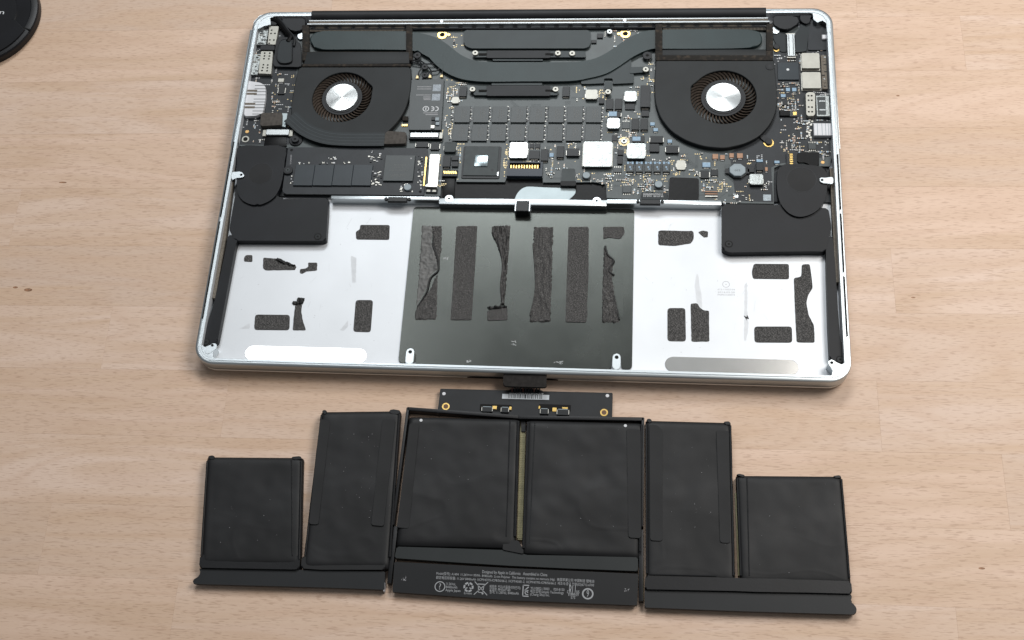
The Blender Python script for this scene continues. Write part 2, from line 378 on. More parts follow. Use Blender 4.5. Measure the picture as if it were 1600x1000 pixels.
# divider between battery tray and circuit bay
DZ = 9.9
yl = pt('F', 300, 762, DZ)[1]; yt = pt('F', 300, 736, DZ)[1]
x_l = at(516, 316, DZ)[0]; x_a = pt('F', 430, 750, DZ)[0]; x_b = pt('G', 440, 770, DZ)[0]; x_r = pt('G', 1335, 790, DZ)[0]
prism('divider_wall', [(x_l, yl), (x_a, yl), (x_a, yt), (x_l, yt)], FL-.1, DZ, ALU, lap, .25)
ym = pt('F', 700, 792, DZ)[1]
prism('divider_wall', [(x_a+.05, ym), (x_b-.05, ym), (x_b-.05, ym+4.0), (x_a+.05, ym+4.0)], FL-.1, DZ-.6, ALU, lap, .3)
yr = pt('G', 900, 795, DZ)[1]; yr2 = pt('G', 900, 762, DZ)[1]
prism('divider_wall', [(x_b, yr), (x_r, yr), (x_r, yr2), (x_b, yr2)], FL-.1, DZ, ALU, lap, .25)
for c, x, y in (('F', 507, 748), ('G', 362, 765)):
    p = pt(c, x, y, DZ); a = Acc([ALU, PIT]); a.pr(circ(*p, 2.6, 20), FL, DZ-.45, 0, .2); a.pr(circ(*p, .75, 12), DZ-.6, DZ-.43, 1); a.build('screw_boss', lap, True)
# trackpad plate
tp = pp('J', [(150, 42), (652, 42), (655, 66), (745, 68), (748, 44), (1262, 54), (1250, 860), (1196, 862), (1194, 795), (1150, 795), (1148, 862), (155, 836), (153, 772), (108, 768), (106, 836), (72, 822)], 5.0)
pad = prism('trackpad_plate', fillet(tp, 2.2), FL-.1, 5.0, PLATE, lap, .12)
for c in ((110, 755, 150, 835), (1152, 782, 1192, 862)):
    r = rb('J', *c, 8.5); a = Acc([ALU, PIT]); a.pr(fillet(rpts(r), r[2]*.48), FL, 8.5, 0, .25)
    a.pr(circ(r[0], r[1]+r[3]*.27, 1.05, 14), 8.2, 8.53, 1); a.build('screw_tab', lap, True)
for c, pts, hole in (('R', [(245, 570), (355, 462), (410, 480), (400, 540), (300, 610), (255, 605)], (348, 497)), ('T', [(775, 560), (800, 518), (850, 515), (880, 545), (940, 640), (900, 680), (860, 660)], (830, 555))):
    a = Acc([ALU, PIT]); a.pr(fillet(pp(c, pts, LZ-.1), 1.6), LZ-.8, LZ-.08, 0, .2); a.pr(circ(*pt(c, *hole, LZ-.1), .85, 14), LZ-.3, LZ-.05, 1); a.build('screw_tab', lap, True)
# black clips on the divider
for c, x0, y0, x1, y1, n in (('E', 1300, 733, 1510, 775, 1), ('G', 668, 755, 890, 795, 1)):
    r = rb(c, x0, y0, x1, y1, DZ+1); a = Acc([RIB, CHIPB])
    a.box((r[0], r[1], r[2]*.72, r[3]*.9), DZ-1, DZ+.8, 0, bev=.3)
    for s in (-1, 1): a.pr(circ(r[0]+s*r[2]*.43, r[1]+.3, r[3]*.30, 14), DZ-.5, DZ+1.0, 0, .3); a.pr(circ(r[0]+s*r[2]*.43, r[1]+.3, r[3]*.12, 10), DZ, DZ+1.03, 1)
    a.build('cable_clip', lap, True)
r = rb('F', 1020, 765, 1145, 850, DZ+.3)
a = Acc([RIB, ALU]); a.box((r[0], r[1], r[2]*.78, r[3]), 5, DZ+.3, 0, bev=.4)
for s in (-1, 1): a.box((r[0]+s*r[2]*.44, r[1]-.6, r[2]*.10, r[3]*.8), 5, DZ+.2, 1, bev=.2)
a.build('cable_clip', lap)
# adhesive strips on the trackpad plate
def strip(name, c, pts, mat_, z, th=.28, fil=1.0, parent=None, rough_edge=0.0, lump=0.0):
    p = fillet(ccw(pp(c, pts, z+th)), fil, 3)
    if rough_edge:
        q = []
        for i in range(len(p)):
            a, b_ = Vector(p[i]), Vector(p[(i+1) % len(p)]); n = max(1, int((b_-a).length/.9))
            for k in range(n):
                s = a.lerp(b_, k/n); q.append((s.x + rough_edge*noise.noise(Vector((s.x*1.3, s.y*1.3, 1))), s.y + rough_edge*noise.noise(Vector((s.x*1.3, s.y*1.3, 9)))))
        p = q
    return prism(name, p, z-.05, z+th, mat_, parent or lap, .08, 1, smooth=False)
def inside(x, y, poly):
    k = False
    for i in range(len(poly)):
        (x0, y0), (x1, y1) = poly[i-1], poly[i]
        if (y0 > y) != (y1 > y) and x < (x1-x0)*(y-y0)/(y1-y0) + x0: k = not k
    return k
def crumple(name, c, pts, mat_, z, amp, st=.45, base=.25, kx=.5, ky=.18):   # torn, wrinkled adhesive as a height field
    poly = pp(c, pts, z+.3); x0 = min(p[0] for p in poly); y0 = min(p[1] for p in poly)
    nx = int((max(p[0] for p in poly)-x0)/st)+1; ny = int((max(p[1] for p in poly)-y0)/st)+1
    wob = lambda x, y: (x + .5*noise.noise(Vector((x*.8, y*.8, 4))), y + .5*noise.noise(Vector((x*.8, y*.8, 8))))
    quads = [(i, j) for j in range(ny) for i in range(nx) if inside(*wob(x0+(i+.5)*st, y0+(j+.5)*st), poly)]
    cnt = {}
    for i, j in quads:
        for a in ((i, j), (i+1, j), (i+1, j+1), (i, j+1)): cnt[a] = cnt.get(a, 0)+1
    idx = {}; v = []
    for a, n in cnt.items():
        x, y = x0+a[0]*st, y0+a[1]*st; q = Vector((x*kx, y*ky, amp*3))
        rd = 1-abs(noise.noise(q))*2.4; rd2 = 1-abs(noise.noise(q*2.7))*2.2
        idx[a] = len(v); v.append((x, y, z + (base + amp*max(0, rd)**2 + .45*amp*max(0, rd2) if n == 4 else -.05)))
    add(name, v, [[idx[(i, j)], idx[(i+1, j)], idx[(i+1, j+1)], idx[(i, j+1)]] for i, j in quads], mat_, lap, True, angle=70)
def curl(c, pts, z, r, mat_=GLUED):
    p = spline([at(*cr(c, *q), z) for q in pts], 4, closed=False)
    v, f = tube_geo([(x, y, z + r*.3*noise.noise(Vector((x, y, 3)))) for x, y in p], r, 6); add('adhesive_curl', v, f, mat_, lap, True)
Z0 = 5.0
crumple('adhesive_strip', 'J', [(240, 137), (293, 137), (290, 260), (270, 400), (265, 612), (155, 612), (160, 550), (225, 470), (275, 365), (250, 270)], GLUE, Z0, .5)
crumple('adhesive_residue', 'J', [(190, 137), (240, 137), (245, 180), (238, 210), (262, 290), (276, 350), (235, 385), (220, 440), (190, 500), (160, 545), (170, 440), (180, 300)], RESID, Z0, .35, base=.06, kx=.35, ky=.3)
strip('adhesive_strip', 'J', [(365, 140), (470, 138), (456, 380), (440, 612), (335, 612), (345, 470), (355, 300)], GLUE, Z0, .35, rough_edge=.2)
crumple('adhesive_strip', 'J', [(540, 137), (638, 135), (632, 230), (618, 400), (606, 530), (588, 540), (590, 440), (600, 340), (575, 250), (545, 185)], GLUE, Z0, 1.3, kx=.8, ky=.1)
strip('adhesive_strip', 'J', [(520, 566), (622, 550), (622, 612), (520, 615)], GLUE, Z0, .35, rough_edge=.2)
crumple('adhesive_curl', 'J', [(520, 544), (560, 540), (622, 540), (622, 552), (560, 556), (525, 563)], GLUED, Z0, 1.2, st=.35)
crumple('adhesive_strip', 'J', [(755, 143), (853, 143), (846, 400), (838, 622), (733, 622), (735, 580), (760, 500), (765, 420), (752, 250)], GLUE, Z0, .7, kx=.28, ky=.07)
strip('adhesive_strip', 'J', [(930, 143), (1032, 143), (1030, 400), (1022, 550), (1026, 580), (1018, 625), (915, 622), (922, 380)], GLUE, Z0, .35, rough_edge=.2)
strip('adhesive_strip', 'J', [(1105, 143), (1210, 143), (1212, 175), (1190, 205), (1130, 195), (1105, 205)], GLUE, Z0, .35, rough_edge=.25)
crumple('adhesive_strip', 'J', [(1110, 225), (1135, 290), (1160, 320), (1150, 380), (1160, 480), (1180, 560), (1186, 625), (1098, 625), (1102, 400)], GLUE, Z0, .8)
strip('adhesive_residue', 'J', [(1135, 200), (1205, 205), (1205, 600), (1192, 600), (1165, 480), (1155, 390), (1165, 320), (1140, 285)], PLATE, Z0, .08, rough_edge=.4)
curl('J', [(250, 190), (248, 240), (268, 290), (274, 360), (235, 400), (215, 470), (170, 545)], Z0+.5, .55)
curl('J', [(575, 200), (600, 330), (590, 440), (600, 530)], Z0+.9, .7, GLUE)
curl('J', [(753, 230), (766, 420), (755, 520), (738, 590)], Z0+.5, .6, GLUE)
curl('J', [(1115, 240), (1128, 285), (1158, 315), (1130, 360), (1160, 385)], Z0+.6, .6)
curl('J', [(1160, 490), (1172, 560), (1186, 610)], Z0+.5, .5)
for (x, y, w_, h) in ((425, 822, 46, 14), (878, 826, 42, 16), (655, 731, 24, 22), (312, 302, 24, 6)):
    random.seed(int(x)); a = Acc([PRINT])
    for k in range(9):
        p = pt('J', x + random.uniform(-.5, .5)*w_, y + random.uniform(-.5, .5)*h, 5.0); a.box((*p, random.uniform(.5, 1.8), random.uniform(.1, .3)), 4.99, 5.012, 0, random.uniform(-.6, .9))
    a.build('scuff_mark', lap)
# adhesive pads on the tray floor
RE = .22
strip('adhesive_pad', 'I', [(280, 250), (290, 236), (325, 236), (325, 272), (280, 270)], GLUE, FL, .3, .8)
strip('adhesive_pad', 'I', [(385, 250), (440, 255), (463, 254), (500, 275), (563, 297), (555, 315), (395, 317), (382, 305)], GLUE, FL, .3, .6, rough_edge=RE)
crumple('adhesive_curl', 'I', [(445, 262), (465, 252), (500, 268), (560, 292), (545, 300), (490, 285)], GLUED, FL, .9, st=.35, base=.5)
strip('adhesive_pad', 'I', [(625, 277), (675, 277), (672, 318), (620, 322), (590, 337), (580, 330), (582, 312), (615, 308), (628, 295)], GLUE, FL, .3, .5, rough_edge=RE)
strip('adhesive_pad', 'I', [(905, 73), (1065, 74), (1062, 153), (884, 151), (882, 108), (905, 100)], GLUE, FL, .3, 1.2)
strip('adhesive_pad', 'I', [(340, 556), (527, 558), (524, 640), (334, 638)], GLUE, FL, .3, 1.8)
strip('adhesive_pad', 'I', [(556, 500), (592, 500), (588, 540), (597, 590), (614, 640), (542, 640), (548, 570)], GLUE, FL, .3, .8, rough_edge=RE)
crumple('adhesive_curl', 'I', [(537, 485), (565, 482), (570, 465), (606, 468), (600, 498), (560, 508), (538, 500)], GLUED, FL, 1.0, st=.35, base=.6)
strip('adhesive_pad', 'I', [(882, 478), (975, 478), (962, 651), (868, 648)], GLUE, FL, .3, 1.8)
strip('adhesive_pad', 'K', [(157, 161), (334, 164), (336, 200), (322, 225), (240, 238), (157, 234)], GLUE, FL, .3, 1.2, rough_edge=RE)
strip('adhesive_pad', 'K', [(358, 170), (378, 162), (407, 166), (407, 193), (388, 196), (372, 182)], GLUE, FL, .3, .6, rough_edge=RE)
strip('adhesive_pad', 'K', [(203, 552), (293, 552), (296, 720), (203, 718)], GLUE, FL, .3, 1.8)
strip('adhesive_pad', 'K', [(320, 530), (352, 527), (366, 550), (385, 564), (412, 566), (414, 720), (324, 720)], GLUE, FL, .3, .8, rough_edge=RE)
strip('adhesive_pad', 'K', [(638, 329), (815, 330), (816, 406), (634, 404), (628, 370)], GLUE, FL, .3, 1.2)
strip('adhesive_pad', 'K', [(640, 645), (830, 645), (832, 726), (642, 725)], GLUE, FL, .3, 1.8)
strip('adhesive_pad', 'K', [(880, 332), (920, 330), (930, 400), (935, 450), (910, 490), (903, 530), (915, 590), (942, 640), (945, 726), (854, 724), (846, 560), (840, 400), (878, 395)], GLUE, FL, .3, 1.2, rough_edge=.15)
strip('adhesive_flake', 'K', [(588, 590), (602, 598), (604, 586), (614, 606), (600, 604), (604, 614)], GLUED, FL, .25, .1)
# pale smears of old glue
for c, pts in (('K', [(348, 380), (358, 385), (366, 450), (372, 470), (380, 555), (366, 545), (350, 522), (340, 440)]), ('K', [(592, 430), (604, 420), (606, 500), (604, 560), (612, 640), (600, 715), (588, 718), (590, 600)]),
               ('I', [(855, 240), (885, 250), (882, 385), (862, 385)]), ('I', [(795, 640), (840, 588), (842, 620), (815, 645)]), ('I', [(255, 635), (315, 600), (310, 632)])):
    strip('glue_smear', c, pts, SMEAR, FL, .02, .8, rough_edge=.5)
# specks and hairline scuffs on the bare aluminium
random.seed(31)
for c, x0, y0, x1, y1 in (('I', 240, 30, 1100, 710), ('K', 60, 80, 960, 780)):
    a = Acc([PRINTG, SMEAR])
    for k in range(34):
        p = pt(c, random.uniform(x0, x1), random.uniform(y0, y1), FL); a.pr(circ(*p, random.choice((.10, .12, .16, .22)), 6), FL-.1, FL+.015, 0)
    for k in range(22):
        p = pt(c, random.uniform(x0, x1), random.uniform(y0, y1), FL); a.box((*p, random.uniform(1.0, 7.0), random.uniform(.10, .28)), FL-.1, FL+.013, 1, random.uniform(.6, 2.4))
    a.build('tray_scuffs', lap, kind='stuff')
# magnets
for c, pts in (('I', [(285, 768), (330, 724), (895, 737), (940, 778), (900, 820), (330, 802)]), ('K', [(190, 835), (225, 797), (815, 810), (864, 855), (825, 893), (225, 874)])):
    q = pp(c, pts, FL+.25); x0, x1 = min(a[0] for a in q), max(a[0] for a in q); yc = sum(a[1] for a in q)/6; h = (q[1][1] - q[5][1])
    prism('magnet_bar', rrect(x0, yc-h/2, x1, yc+h/2, h/2-.02, 8), FL-.1, FL+.25, CHROME, lap, .1)
# printed batch mark on the tray
mk = Acc([PRINTG]); c = pt('K', 498, 433, FL)
g = ring_geo(circ(*c, 2.0, 28), circ(*c, 1.75, 28), FL, FL+.02); mk.geo(g); mk.box((c[0], c[1], .5, .5), FL, FL+.02); mk.build('batch_mark', lap)
for s, y in (('613-11023-04', 459), ('2014.05.20', 473), ('FNM51530074', 486)):
    text('batch_text', s, pt('K', 456, y, FL), pt('K', 542, y+1, FL), FL+.02, PRINTG, lap, 1.35)
# hinge cover and rear vent bar
xl, xr = at(487, 22, LZ)[0], at(1197, 22, LZ)[0]
yy0, yy1 = 248.2, pt('B', 500, 140, LZ)[1]
rr = (yy0-yy1)/2; vv = []; n = 16; ff = []
for x in (xl, xr):
    for k in range(n+1):
        a = math.pi*k/n; vv.append((x, (yy0+yy1)/2 + rr*math.cos(a), 9.6 + 3.0*math.sin(a)))
for k in range(n): ff.append((k, k+1, n+2+k, n+1+k))
ff += [list(range(n+1)), list(range(n+1, 2*n+2)), (0, n, 2*n+1, n+1)]
add('hinge_cover', vv, ff, BLACK, lap, True, angle=60)
y2 = pt('B', 500, 188, LZ)[1]; y3 = pt('B', 500, 150, LZ)[1]
a = Acc([mat('grey_anodised_bar', (.40, .42, .43), .45, .9), MESH]); hb = y3 - y2
a.box(((xl+xr)/2, y2 + hb*.2, xr-xl+4, hb*.3), 8.5, 11.6, 0, bev=.2); a.box(((xl+xr)/2, y2 + hb*.60, xr-xl+2, hb*.34), 8.5, 11.3, 1); a.box(((xl+xr)/2, y2 + hb*.90, xr-xl+2, hb*.18), 8.5, 11.5, 0)
a.build('rear_vent_bar', lap)
for px in (690, 976):
    p = at(px, 32, 11.7); a = Acc([ALU]); a.pr(circ(p[0], y2+hb*.6, 1.1, 14), 9, 11.75, 0, .2); a.build('rear_vent_boss', lap, True)
yv = pt('B', 700, 211, 9)[1]
bay = prism('bay_floor', [(-174, yt+2), (174, yt+2), (174, y2-.2), (-174, y2-.2)], FL-.05, 5.6, PCBB, lap)
prism('vent_wall', [(xl, yv-1.3), (xr, yv-1.3), (xr, y2-.3), (xl, y2-.3)], 5, 9.0, BLACK, lap)
x = at(500, 43, 9)[0]; k = 0
step = (at(1186, 42, 9)[0] - at(706, 42, 9)[0]) / 22
while x < xr - 3:
    a = Acc([ALU if 700 < 487 + (x-xl)*2.53 < 1020 else MESH]); a.box((x, yv, step*.66, .9), 8.5, 9.12); a.build('vent_slot', lap); x += step

# ------------------------------------------------------------------ circuit board
bp_ = [(383, 100), (398, 46), (470, 44), (1290, 42), (1296, 60), (1298, 150), (1300, 245)]
board_px = bp_ + [cr('H', 1080, 500), cr('H', 690, 492), cr('H', 648, 512), cr('H', 645, 792), cr('H', 240, 785), cr('G', 930, 772), cr('G', 440, 745), cr('G', 434, 640), cr('G', 335, 622), (890, 285), cr('F', 1242, 625), cr('F', 1240, 590), cr('F', 955, 592), cr('F', 945, 622), cr('F', 565, 620), cr('F', 560, 560), cr('F', 455, 560), cr('F', 440, 730), cr('F', 300, 728), (640, 240), (470, 232), (372, 228), (378, 150)]
board = prism('logic_board', [at(x, y, BD) for x, y in board_px], 5.65, BD, PCBM, lap)
KEEP = []                                      # rectangles already taken (mm)
def keep(r, m=.3): KEEP.append((r[0]-r[2]/2-m, r[0]+r[2]/2+m, r[1]-r[3]/2-m, r[1]+r[3]/2+m))
# darker solder mask on the outer wings of the board
for pts in ([(384, 100), (399, 47), (466, 45), (462, 150), (452, 226), (373, 226), (379, 150)], [(1210, 60), (1294, 62), (1296, 150), (1298, 244), (1216, 256), (1205, 262), (1208, 316), (1150, 314), (1140, 240), (1205, 190)]):
    prism('board_wing', [at(x, y, BD) for x, y in pts], BD-.05, BD+.03, PCBB, board)
def chip(name, c, x0, y0, x1, y1, h, m, term=None, z=BD, bev=.12, tm=TIN, par=None):
    r = rb(c, x0, y0, x1, y1, z+h); keep(r); a = Acc([m, tm])
    a.box(r, z-.02, z+h, 0, bev=min(bev, h*.3))
    if term == 'y':
        a.box((r[0], r[1]-r[3]/2-.12, r[2]*.72, .8), z, z+h*.35, 1); a.box((r[0], r[1]+r[3]/2+.12, r[2]*.72, .6), z, z+h*.35, 1)
    if term == 'x':
        for s in (-1, 1): a.box((r[0]+s*(r[2]/2+.1), r[1], .7, r[3]*.62), z, z+h*.6, 1)
    if term == 'soic':
        for k in range(4):
            for s in (-1, 1): a.box((r[0]+r[2]*(k-1.5)/4, r[1]+s*(r[3]/2+.5), .45, 1.1), z, z+.35, 1)
    a.build(name, par or board); return r
# sixteen memory chips
MARK = Acc([PRINTD])
for row in range(2):
    for i in range(8):
        x0, y0, y1 = (710.6 + 29.32*i, 166.2, 191) if row == 0 else (707.6 + 29.52*i, 194.2, 220)
        r = chip('memory_chip', 'P', x0, y0, x0 + 24, y1, 1.1, CHIP, bev=.08)
        random.seed(5)
        for k in range(3): MARK.box((r[0] + .6 + 1.3*k - 1.0, r[1]+.4, .45, r[3]*(.62 if k < 2 else .4)), BD+1.09, BD+1.115)
random.seed(11)
# platform controller
r = rb('F', 605, 335, 925, 605, BD+.4); keep(r)
fr = Acc([CHIPB]); fr.pr(fillet(rpts(rb('F', 612, 342, 910, 592, BD+.5)), 1.2), BD, BD+.5, 0, .1); fr.build('controller_frame', board)
chip('controller_chip', 'F', 625, 345, 890, 570, 1.0, CHIPG, bev=.1)
r = rb('F', 708, 413, 810, 498, BD+1.5)
prism('silicon_die', rpts(r), BD+.9, BD+1.6, mat('silicon', (.34, .40, .42), .22, 1.0), board, .05)
p = pt('F', 845, 528, BD+1.0); a = Acc([CHIPB]); a.pr(circ(*p, .9, 14), BD+.9, BD+1.02); a.build('controller_dot', board)
a = Acc([SILVER]); a.pr(pp('F', [(850, 575), (895, 540), (893, 572)], BD+.6), BD, BD+.6); a.build('corner_mark', board)
# battery socket
r = rb('F', 962, 462, 1238, 576, BD+2.2); keep(r)
a = Acc([mat('socket_plastic', (.03, .04, .055), .4), PIT]); a.box((r[0], r[1]-r[3]*.22, r[2]*.93, r[3]*.56), BD, BD+2.2, 0, bev=.2); a.box((r[0], r[1]+r[3]*.46, r[2], r[3]*.08), BD, BD+2.2, 0)
for s in (-1, 1): a.box((r[0]+s*r[2]*.47, r[1], r[2]*.06, r[3]*.98), BD, BD+2.3, 0)
a.box((r[0], r[1]+r[3]*.25, r[2]*.88, r[3]*.4), BD, BD+.3, 1); a.build('battery_socket', board)
for k in range(11):
    p = pt('F', 992 + 20.8*k, 505, BD+1.6); a = Acc([GOLD]); a.box((*p, .95, 3.1), BD+.3, BD+1.6, bev=.15); a.build('socket_pin', board)
# metal-cased coils and shields
for c, x0, y0, x1, y1, h, m in (('F', 982, 312, 1120, 432, 2.2, SILVER), ('G', 447, 122, 538, 200, 2.6, SILVER), ('G', 600, 318, 742, 436, 2.6, STEEL), ('C', 280, 712, 372, 790, 2.2, STEEL),
                                ('B', 1375, 700, 1467, 772, 2.2, NICKEL), ('B', 330, 757, 385, 806, 1.4, NICKEL), ('F', 470, 308, 562, 385, 2.0, CHIPG), ('H', 457, 560, 562, 640, 2.4, STEEL), ('G', 985, 452, 1055, 525, .9, NICKEL)):
    r = rb(c, x0, y0, x1, y1, BD+h); keep(r); a = Acc([m, CHIPB, TIN])
    a.pr(fillet(rpts(r), .8), BD+h*.35, BD+h, 0, .25); a.box((r[0], r[1], r[2]*.97, r[3]*.97), BD, BD+h*.4, 1); a.box((r[0], r[1], r[2]+.9, r[3]*.4), BD, BD+.5, 2)
    a.build('coil', board, True)
r = rb('G', 250, 305, 488, 500, BD+2.6); keep(r); a = Acc([STEEL, NICKEL, CHIPB])
a.box((r[0], r[1], r[2], r[3]*.92), BD, BD+1.6, 1); a.pr(fillet(rpts((r[0], r[1], r[2]*.94, r[3])), .8), BD+.8, BD+2.6, 0, .25); a.build('shield_can', board, True)
for k in range(8):
    v_ = random.random()
text('coil_marking', '4R7', pt('F', 490, 330, BD), pt('F', 540, 330, BD), BD+2.02, CHIPB, board, 2.0)
# octagonal choke
p0 = pt('H', 362, 525, BD+2.6); keep((p0[0], p0[1]-1, 12, 11)); a = Acc([GREYC, CHIPB, TIN])
def octo(cx, cy, rx, ry): return [(cx + rx*math.cos(math.radians(22.5+45*k)), cy + ry*math.sin(math.radians(22.5+45*k))) for k in range(8)]
a.pr(octo(p0[0], p0[1], 5.6, 5.2), BD, BD+1.1, 1, .3); a.pr(octo(p0[0], p0[1], 4.9, 4.5), BD+1.0, BD+2.6, 0, .5); a.box((p0[0], p0[1], 13.5, 3.2), BD, BD+1.2, 1); a.build('choke', board, True)
text('choke_marking', '220', (p0[0]+1.6, p0[1]-.5), (p0[0]-1.6, p0[1]-.5), BD+2.62, CHIPB, board, 1.6)
# round capacitors
for c, x, y, r_ in (('G', 280, 567, 28), ('G', 845, 637, 29)):
    p = pt(c, x, y, BD+1.6); rad = r_/5/2.55; keep((p[0], p[1], 2*rad, 2*rad)); a = Acc([GREYC, CHIPB]); a.pr(circ(*p, rad, 18), BD, BD+1.6, 0, .3); a.box((p[0], p[1]-.4, 2*rad+.4, 2*rad), BD, BD+.5, 1); a.build('round_capacitor', board, True)
# five tantalum capacitors with pale stripes
for i in range(5):
    x0 = 596 + 70.5*i; r = rb('G', x0, 461, x0+55, 541, BD+1.7); keep(r); a = Acc([CHIP, BLUEC, TIN])
    a.box(r, BD, BD+1.7, 0, bev=.15); a.box((r[0]-r[2]*.33, r[1]+r[3]*.36, r[2]*.28, r[3]*.22), BD+1.6, BD+1.72, 1); a.box((r[0]+r[2]*.33, r[1]+r[3]*.36, r[2]*.28, r[3]*.22), BD+1.6, BD+1.72, 1); a.box((r[0], r[1]+r[3]*.38, r[2]*.2, r[3]*.08), BD+1.6, BD+1.72, 1)
    a.box((r[0], r[1]-r[3]*.05, r[2]*.22, r[3]*.14), BD+1.6, BD+1.72, 1); a.box((r[0]+r[2]*.12, r[1]-r[3]*.25, r[2]*.2, r[3]*.09), BD+1.6, BD+1.72, 1)
    a.box((r[0], r[1]-r[3]/2-.35, r[2]*.72, 1.0), BD, BD+.6, 2); a.build('tantalum_capacitor', board)
# other black parts
for c, x0, y0, x1, y1, h, t in (('B', 390, 675, 447, 752, 1.6, 'y'), ('B', 1195, 675, 1250, 752, 1.6, 'y'), ('C', 135, 770, 190, 852, 1.7, 'y'), ('C', 205, 770, 260, 852, 1.7, 'y'), ('C', 405, 665, 480, 835, 2.6, 'y'),
        ('C', 412, 862, 470, 908, 1.0, None), ('C', 285, 795, 360, 855, .8, None), ('G', 635, 125, 692, 212, 1.7, 'y'), ('G', 705, 125, 762, 212, 1.7, 'y'), ('G', 780, 262, 880, 314, 1.6, 'x'), ('G', 776, 322, 850, 385, 1.2, None), ('G', 903, 337, 1000, 394, 1.6, 'x'),
        ('F', 460, 412, 520, 502, 1.7, 'y'), ('F', 530, 415, 580, 452, 1.3, None), ('F', 530, 460, 580, 500, 1.3, None), ('F', 1136, 375, 1215, 440, 1.2, 'y'), ('F', 1138, 318, 1172, 355, 1.0, 'y'), ('F', 1182, 318, 1220, 355, 1.0, 'y'), ('F', 1226, 365, 1282, 455, 1.6, 'y'),
        ('F', 1350, 340, 1406, 428, 1.7, 'y'), ('F', 1428, 360, 1524, 418, 1.7, 'x'), ('G', 528, 370, 570, 410, 1.0, None), ('G', 524, 418, 564, 480, 1.0, None), ('F', 250, 307, 345, 350, 1.2, 'x'), ('F', 365, 310, 432, 370, 1.0, 'x'),
        ('G', 560, 150, 620, 205, .9, 'soic'), ('G', 565, 648, 630, 705, 1.0, 'soic'), ('G', 495, 508, 556, 545, .9, 'soic'), ('G', 640, 262, 735, 310, 1.0, None), ('G', 456, 72, 550, 115, 1.0, 'x'), ('G', 484, 252, 525, 300, 1.0, 'y'),
        ('H', 508, 470, 562, 530, 1.6, 'y'), ('H', 440, 500, 492, 545, 1.2, None), ('G', 1172, 530, 1240, 592, .9, 'x'), ('G', 1255, 520, 1310, 572, .9, 'y'), ('D', 512, 785, 555, 820, .8, 'x'), ('H', 915, 315, 975, 365, .8, 'soic'), ('A', 375, 672, 425, 735, .8, 'x'), ('B', 1480, 765, 1520, 808, 1.2, None), ('B', 1420, 310, 1460, 335, 1.0, None), ('B', 1465, 260, 1510, 295, 1.0, None)):
    chip('component', c, x0, y0, x1, y1, h, CHIPB if t != 'soic' else CHIP, t)
# pale blue markings and tan capacitors
for c, x0, y0, x1, y1 in (('G', 455, 70, 520, 108), ('G', 640, 266, 705, 300), ('G', 780, 155, 815, 180), ('G', 805, 200, 840, 225), ('G', 915, 290, 950, 315), ('H', 650, 455, 690, 475), ('D', 540, 685, 572, 712), ('D', 588, 685, 622, 712), ('D', 500, 735, 538, 758), ('F', 1293, 395, 1325, 425), ('G', 1188, 468, 1250, 505), ('H', 510, 445, 560, 465)):
    chip('blue_component', c, x0, y0, x1, y1, 1.05, BLUEC, 'y')
for c, x0, y0, x1, y1 in (('H', 167, 402, 210, 440), ('H', 226, 410, 262, 444), ('H', 298, 396, 333, 430), ('H', 358, 396, 403, 434), ('H', 577, 505, 598, 535), ('A', 372, 612, 418, 640)):
    chip('ceramic_capacitor', c, x0, y0, x1, y1, 1.2, TANC if c == 'H' else NICKEL, 'y', tm=PRINT)
# shields, ports and connectors of the wings
def perforated(c, quad, holes, h, name='port_shield', z=BD):
    q = pp(c, quad, z+h); a = Acc([NICKEL, PIT, TIN]); a.pr(fillet(q, .5), z, z+h, 0, .15)
    for x, y in holes: a.pr(circ(*pt(c, x, y, z+h), .62, 10), z+h-.2, z+h+.012, 1)
    xs = [p[0] for p in q]; ys = [p[1] for p in q]; keep(((min(xs)+max(xs))/2, (min(ys)+max(ys))/2, max(xs)-min(xs), max(ys)-min(ys)))
    a.build(name, board)
perforated('A', [(240, 400), (332, 402), (318, 578), (218, 572)], [(268, 415), (308, 415), (266, 437), (305, 438), (262, 459), (300, 460), (258, 506), (292, 508), (253, 528), (289, 530), (247, 551), (286, 553)], 2.6)
perforated('A', [(305, 205), (378, 205), (352, 348), (290, 345)], [(322, 236), (317, 261), (348, 261), (308, 312), (340, 313), (303, 338)], 2.6)
perforated('D', [(695, 735), (710, 720), (755, 720), (768, 735), (768, 890), (755, 905), (710, 905), (700, 890)], [(716, 748), (741, 748), (717, 783), (742, 783), (718, 836), (744, 837), (719, 873), (745, 873)], 2.8)
for c, x0, y0, x1, y1 in (('D', 664, 414, 802, 532), ('D', 668, 563, 812, 688)):
    r = rb(c, x0, y0, x1, y1, BD+2.4); keep(r); a = Acc([NICKEL, TIN]); a.pr(fillet(rpts(r), .5), BD, BD+2.4, 0, .2); a.box((r[0], r[1], r[2]+.8, r[3]+.8), BD, BD+.5, 1); a.build('controller_shield', board)
r = rb('D', 778, 742, 882, 905, BD+2.8); keep(r); a = Acc([STEEL, CHIP, SILVER]); a.box(r, BD, BD+2.4, 0, bev=.2)
a.box((r[0]-r[2]*.1, r[1], r[2]*.62, r[3]*.86), BD+2.2, BD+2.45, 1)
for t in (.22, -.2): a.box((r[0]-r[2]*.05, r[1]+r[3]*t, r[2]*.45, .8), BD+2.3, BD+2.6, 2)
a.build('usb_port', board)
